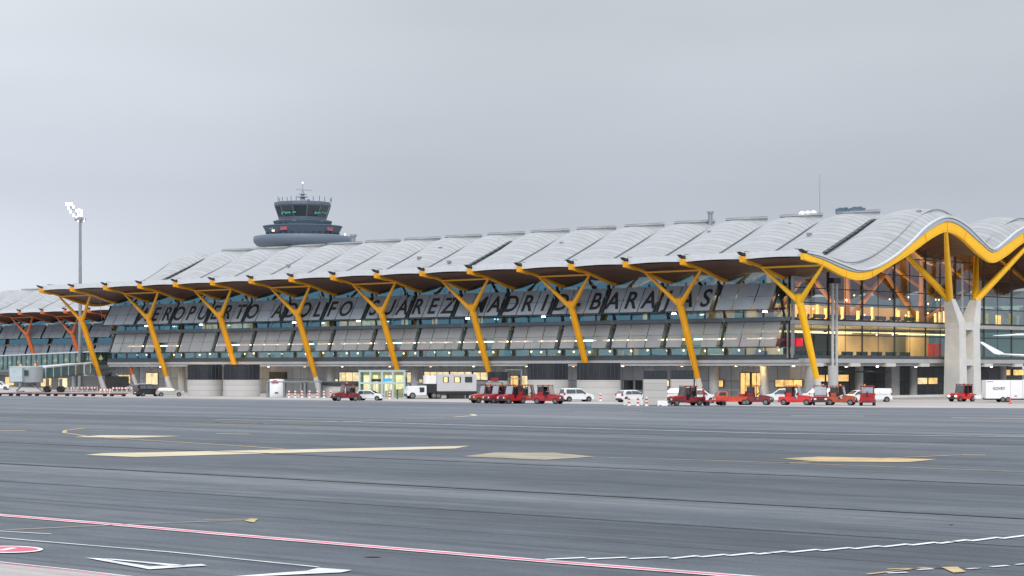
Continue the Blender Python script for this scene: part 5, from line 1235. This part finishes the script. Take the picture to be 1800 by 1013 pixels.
# airliner nose gear side: wing tip with winglet reaching in from the right
al = thing('airliner', 'white aircraft wing with upturned winglet entering from the right edge', 'aircraft')
AZ_ = 262.
def ap_(px, y, Z=AZ_): p = at(px, Z); return Vector((p.x, Z, zz(y, Z)))
def foil(sec, name, m=M_aircraft):
    b = MB(); V = []
    for (c, ch, th) in sec:
        c = Vector(c)
        for k in range(12):
            a_ = 2*pi*k/12; V.append(c+Vector((0, ch/2*cos(a_), th/2*sin(a_))))
    n = 12; k = len(sec)
    b.add(V, [(j*n+i, j*n+(i+1)%n, (j+1)*n+(i+1)%n, (j+1)*n+i) for j in range(k-1) for i in range(n)]+[tuple(range(n))[::-1], tuple(range((k-1)*n, k*n))]); return b.build(name, m, al, True)
w0 = ap_(1757, 622.5); w1 = ap_(1800, 625); w2 = ap_(2010, 636)
foil([(w0, 1.6, .16), (w1, 2.1, .30), (w2+Vector((0,3,0)), 6.0, 1.0)], 'wing')
b = MB(); wl = [ap_(1722, 601.5), ap_(1727, 601), ap_(1765, 621), ap_(1757, 624), ap_(1747, 621.5)]
b.slab(wl, (0, 1, 0), .28); b.build('winglet', M_aircraft, al)
ft = ap_(2100, 625)
b = MB(); V = []; n = 24; secs = [(-16,.2),(-14.5,1.1),(-12,1.75),(-9,1.95),(10,1.95),(16,1.3),(20,.4)]
for y_, r in secs:
    for i in range(n): a_ = 2*pi*i/n; V.append((ft.x+r*cos(a_), ft.y+y_+4, 3.9+r*sin(a_)))
b.add(V, [(j*n+i, j*n+(i+1)%n, (j+1)*n+(i+1)%n, (j+1)*n+i) for j in range(len(secs)-1) for i in range(n)]); b.build('fuselage', M_aircraft, al, True)
e_ = ap_(1960, 640); b = MB(); b.tube((e_.x, e_.y-2, 2.3), (e_.x, e_.y+2, 2.3), 1.0, .8, n=18); b.build('engine', M_aircraft, al, True)
b = MB(); b.tube((ft.x, ft.y-8, 0), (ft.x, ft.y-8, 2.4), .3, n=8); b.build('landing_gear', M_dark, al)
b = MB(); b.tube((ft.x, ft.y+4, 0), (ft.x, ft.y+4, 2.4), .4, n=8); b.build('landing_gear', M_dark, al)
tp = ap_(1779, 588); tq = ap_(1830, 586)
foil([(tp+Vector((0,10,0)), .9, .1), (ap_(1800, 587.5)+Vector((0,10,0)), 1.5, .2), (tq+Vector((0,10,0)), 2.2, .3)], 'tailplane'); b = MB(); b.slab([Vector((ft.x, ft.y+14, 5.4)), Vector((ft.x, ft.y+23, 5.2)), Vector((ft.x, ft.y+24, 11)), Vector((ft.x, ft.y+21, 11))], (1,0,0), .3); b.build('tail_fin', M_aircraft, al)
b = MB(); b.bar(tq+Vector((0,10,0)), (ft.x, ft.y+20, zz(586, AZ_)), 2.4, .3); b.build('tailplane_root', M_aircraft, al)

# ------------------------------------------------------------------ barriers, bollards, cones
def bollard(px, y, label, group):
    t = thing('bollard', label, 'bollard', P3(px, y, .1), 0, group); 
    MB().tube((0,0,0), (0,0,.08), .24, n=12).build('base', M_cone_w, t)
    for k in range(5): MB().tube((0,0,.08+.2*k), (0,0,.28+.2*k-.002), .15, n=12).build('band', M_cone_r if k % 2 else M_cone_w, t, True)
    return t
for px, y, lb in ((508, 699.5, 'leftmost red and white bollard under the long canopy'), (519, 699.5, 'second red and white bollard under the long canopy'), (531, 699.6, 'red and white bollard beside the canopy middle posts'), (544, 699.6, 'red and white bollard right of the canopy middle posts'),
        (558, 699.7, 'rightmost red and white bollard under the long canopy'), (569.5, 699.8, 'red and white bollard against the left side of the dark-roofed drum'), (581.5, 699.8, 'red and white bollard nearest the nose of the lone dark red tractor'),
        (685, 702, 'red and white bollard before the glazed entrance doors'), (1055.5, 705.5, 'lone red and white bollard before the widest drum'),
        (1105.5, 713.5, 'red and white bollard under the nose of the white crossover'), (1121.5, 713.8, 'red and white bollard in front of the white crossover middle'), (1136.5, 714, 'red and white bollard at the left foot of the concrete block tower')):
    bollard(px, y, lb, 'striped bollards before the terminal')
c = G(698.5, 702); t = thing('green_post', 'slim dark green post right of the glazed entrance doors', 'post', (c.x, c.y, 0)); MB().tube((0,0,0),(0,0,1.2),.12,n=10).build('post_body', mat('dark_green', (.02,.10,.09), .5), t); MB().tube((0,0,1.2),(0,0,1.35),.17,n=10).build('post_cap', M_dark, t)
c = G(1776, 710.5); t = thing('traffic_cone', 'orange-red traffic cone before the white box trailer', 'cone', (c.x, c.y, 0)); MB().lathe([(.24,0),(.24,.05)],4).build('base', M_cone_r, t); MB().lathe([(.18,.05),(.04,.75)],14).build('cone_body', mat('cone_orange', (.8,.09,.05), .5), t, True)
def lowwall(px0, px1, y, hgt, label, m=M_cone_w, dep=.5, nm='concrete_barrier'):
    a_, c = G(px0, y), G(px1, y); w2 = c.x-a_.x; t = thing(nm, label, 'barrier', (a_.x, a_.y, 0))
    MB().prism([(0, 0), (0, hgt), (w2, hgt), (w2, 0)], lambda x, z: dep/2 if z < .01 else dep/3, dep/2).build('barrier_body', m, t); 
    for q in (.2, .8): MB().box(q*w2-.12, q*w2+.12, -.012, .04, .0, .1).build('slot', M_dark, t)
    return t
lowwall(1156, 1180, 713.5, .62, 'low white plastic barrier at the right foot of the concrete block tower')
lowwall(1096, 1131, 712.5, .72, 'pale concrete barrier behind the three bollards and before the white crossover', M_conc)
for px0, px1, lb in ((790, 817, 'pale low concrete block under the left half of the raised passenger box'), (830, 838, 'small pale concrete block at the right end of the high-lift truck')):
    lowwall(px0, px1, 700.5, .68, lb, M_conc)
def fence(px0, px1, y, n, label):
    a_, c = G(px0, y), G(px1, y); t = thing('striped_barrier', label, 'barrier', (a_.x, a_.y, 0)); w2 = c.x-a_.x; dy = 0
    for k in range(n):
        q = MB(); q.box(w2*k/n, w2*(k+1)/n-.01, -.04, .04, .55, .85); q.build('striped_board', M_cone_r if k % 2 else M_cone_w, t)
    for k in range(0, n+1, 3): MB().box(w2*k/n-.05, w2*k/n+.05, -.05, .05, 0, .95).build('support', M_cone_w, t)
fence(136, 171, 688, 12, 'red and white striped barrier left of the leaning column foot, before the mast')
fence(118, 134, 688.5, 6, 'short red and white striped barrier right of the jet bridge wheels')
fence(198, 222, 689, 9, 'red and white striped barrier right of the leftmost column foot')
fence(176, 196, 692.5, 7, 'red and white striped barrier round the leftmost column foot')
fence(224, 243, 688, 7, 'grey and red striped barrier under the service staircase')
c = G(242, 690); t = thing('red_tank', 'small red tank on wheels left of the black minivan', 'tank', (c.x, c.y, 0)); MB().tube((-.6,0,.75),(.6,0,.75),.4,n=14).build('tank_body', M_red_br, t, True)
for x in (-.4, .4): MB().tube((x,-.3,.22),(x,.3,.22),.22,n=12).build('wheel', M_tyre, t)

# ------------------------------------------------------------------ train of flat baggage dollies at the left
def dolly():
    t = thing('baggage_dolly', '', 'dolly'); 
    MB().box(-1.35, 1.35, -.75, .75, .40, .46).build('deck', M_red_dk, t)
    MB().box(-1.4, 1.4, -.80, -.755, .38, .50).build('edge_rail', M_red, t); MB().box(-1.4, 1.4, .755, .80, .38, .50).build('edge_rail', M_red, t)
    MB().box(-1.2, 1.2, -.3, .3, .25, .415).build('frame', M_dark, t)
    for x in (-.95, .95):
        for s_ in (-1, 1): MB().tube((x, s_*.5, .2), (x, s_*.7, .2), .2, n=12).build('wheel', M_tyre, t, True)
    MB().bar((1.4, 0, .35), (1.85, 0, .32), .08, .08).build('tow_bar', M_dark, t)
    return t
proto = dolly()
DL = [(208,'rightmost low red dolly of the train, below the leaning column foot'),(175,'second dolly from the right end, just left of the leaning column foot'),(142,'third dolly from the right end, below the floodlight mast'),(109,'low red dolly below the jet bridge drive wheels'),
      (76,'low red dolly below the right edge of the jet bridge cab'),(43,'low red dolly directly below the jet bridge cab'),(10,'leftmost low red dolly, by the picture edge')]
for i, (px, lb) in enumerate(DL):
    o = proto if i == 0 else copy_tree(proto); y = 697.0+.9*px/208
    p = G(px-1, y-.8); o.location = p; o.rotation_euler.z = R(-1.5)+R(180); o['label'] = lb; o['group'] = 'train of low red baggage dollies'

# ------------------------------------------------------------------ the man in red
def person(label, loc, yaw):
    t = thing('person', label, 'person', loc, yaw)
    pts = {'pel': (0,0,.95,.15,.12), 'wai': (.02,0,1.10,.14,.11), 'che': (.10,0,1.32,.18,.13), 'nk': (.17,0,1.48,.065,.065), 'hd': (.20,0,1.60,.085,.10), 'ht': (.21,0,1.70,.075,.085),
        'hl': (0,.10,.90,.095,.095), 'kl': (.06,.11,.50,.065,.065), 'al': (-.02,.11,.09,.045,.045), 'tl': (.15,.12,.04,.045,.035),
        'hr': (0,-.10,.90,.095,.095), 'kr': (.10,-.11,.50,.065,.065), 'ar': (.04,-.11,.09,.045,.045), 'tr': (.20,-.12,.04,.045,.035),
        'sl': (.12,.19,1.40,.065,.065), 'el': (.24,.24,1.15,.048,.048), 'wl': (.44,.20,1.06,.032,.03), 'pl': (.51,.19,1.04,.03,.04),
        'sr': (.12,-.19,1.40,.065,.065), 'er': (.24,-.24,1.15,.048,.048), 'wr': (.44,-.20,1.06,.032,.03), 'pr': (.51,-.19,1.04,.03,.04)}
    ed = [('pel','wai'),('wai','che'),('che','nk'),('nk','hd'),('hd','ht'),('pel','hl'),('hl','kl'),('kl','al'),('al','tl'),('pel','hr'),('hr','kr'),('kr','ar'),('ar','tr'),('che','sl'),('sl','el'),('el','wl'),('wl','pl'),('che','sr'),('sr','er'),('er','wr'),('wr','pr')]
    for s_, pn in ((1,'pl'),(-1,'pr')):
        px_, py_, pz_ = pts[pn][:3]
        for k in range(4):
            f1 = pn+'f%d' % k; pts[f1] = (px_+.05, py_+(k-1.5)*.02, pz_-.01, .010, .010); pts[f1+'b'] = (px_+.075+.006*(1.5-abs(k-1.5)), py_+(k-1.5)*.022, pz_-.04, .008, .008); ed += [(pn, f1), (f1, f1+'b')]
        pts[pn+'t'] = (px_+.02, py_-s_*.045, pz_-.015, .010, .010); ed.append((pn, pn+'t'))
    names = list(pts); me = bpy.data.meshes.new('body'); me.from_pydata([pts[n_][:3] for n_ in names], [(names.index(a_), names.index(c)) for a_, c in ed], [])
    o = bpy.data.objects.new('body', me); COL.objects.link(o)
    md = o.modifiers.new('skin', 'SKIN'); 
    for i, n_ in enumerate(names): me.skin_vertices[0].data[i].radius = pts[n_][3:5]; 
    me.skin_vertices[0].data[0].use_root = True
    o.modifiers.new('sub', 'SUBSURF').levels = 1
    dg = bpy.context.evaluated_depsgraph_get(); m2 = bpy.data.meshes.new_from_object(o.evaluated_get(dg)); bpy.data.objects.remove(o)
    m2.materials.clear()
    for m in (M_skin, mat('red_jacket', (.60,.02,.03), .8), mat('dark_trousers', (.02,.022,.03), .8), M_plastic): m2.materials.append(m)
    for p in m2.polygons:
        c = p.center; p.use_smooth = True
        p.material_index = 3 if c.z < .11 else 2 if c.z < .98 else 0 if (c.z > 1.47 or c.x > .46) else 1
    o = bpy.data.objects.new('body', m2); COL.objects.link(o); o.parent = t
    MB().lathe([(.093,1.62),(.105,1.68),(.09,1.76),(.04,1.79),(.005,1.795)], 14, .205, 0).build('hair', M_plastic, t, True)
    for s_ in (-1, 1): MB().lathe([(.002,1.625),(.010,1.635),(.002,1.645)], 8, .285, s_*.032).build('eye', M_dark, t)
    b = MB(); b.add([(.285,-.012,1.63),(.285,.012,1.63),(.285,.016,1.59),(.285,-.016,1.59),(.312,0,1.595)], [(0,1,4),(1,2,4),(2,3,4),(3,0,4)]); b.build('nose', M_skin, t)
    MB().box(.280, .290, -.025, .025, 1.555, 1.562).build('mouth', M_red_dk, t)
    return t
pp = G(1238, 710); person('person in a red jacket bending forward behind the open red tractor', (pp.x*(pp.y+3)/pp.y, pp.y+3, .35), R(190))
t = thing('work_platform', 'low grey work platform carrying the person in the red jacket', 'platform', (pp.x*(pp.y+3)/pp.y, pp.y+3, 0)); MB().box(-.8, .8, -.6, .6, .27, .35).build('platform_deck', M_steel, t)
for x in (-.7, .7):
    for y_ in (-.5, .5): MB().box(x-.04, x+.04, y_-.04, y_+.04, 0, .27).build('leg', M_steel, t)
# thin handrail behind
a_, c = G(1249, 706), G(1300, 706); t = thing('handrail', 'thin grey handrail behind the orange pick-up', 'railing', (a_.x, a_.y, 0)); w2 = c.x-a_.x
MB().bar((0,0,1.55), (w2,0,1.55), .05, .05).build('rail', M_steel, t)
for q in (0, .33, .66, 1): MB().bar((q*w2,0,0), (q*w2,0,1.55), .05, .05).build('post', M_steel, t)
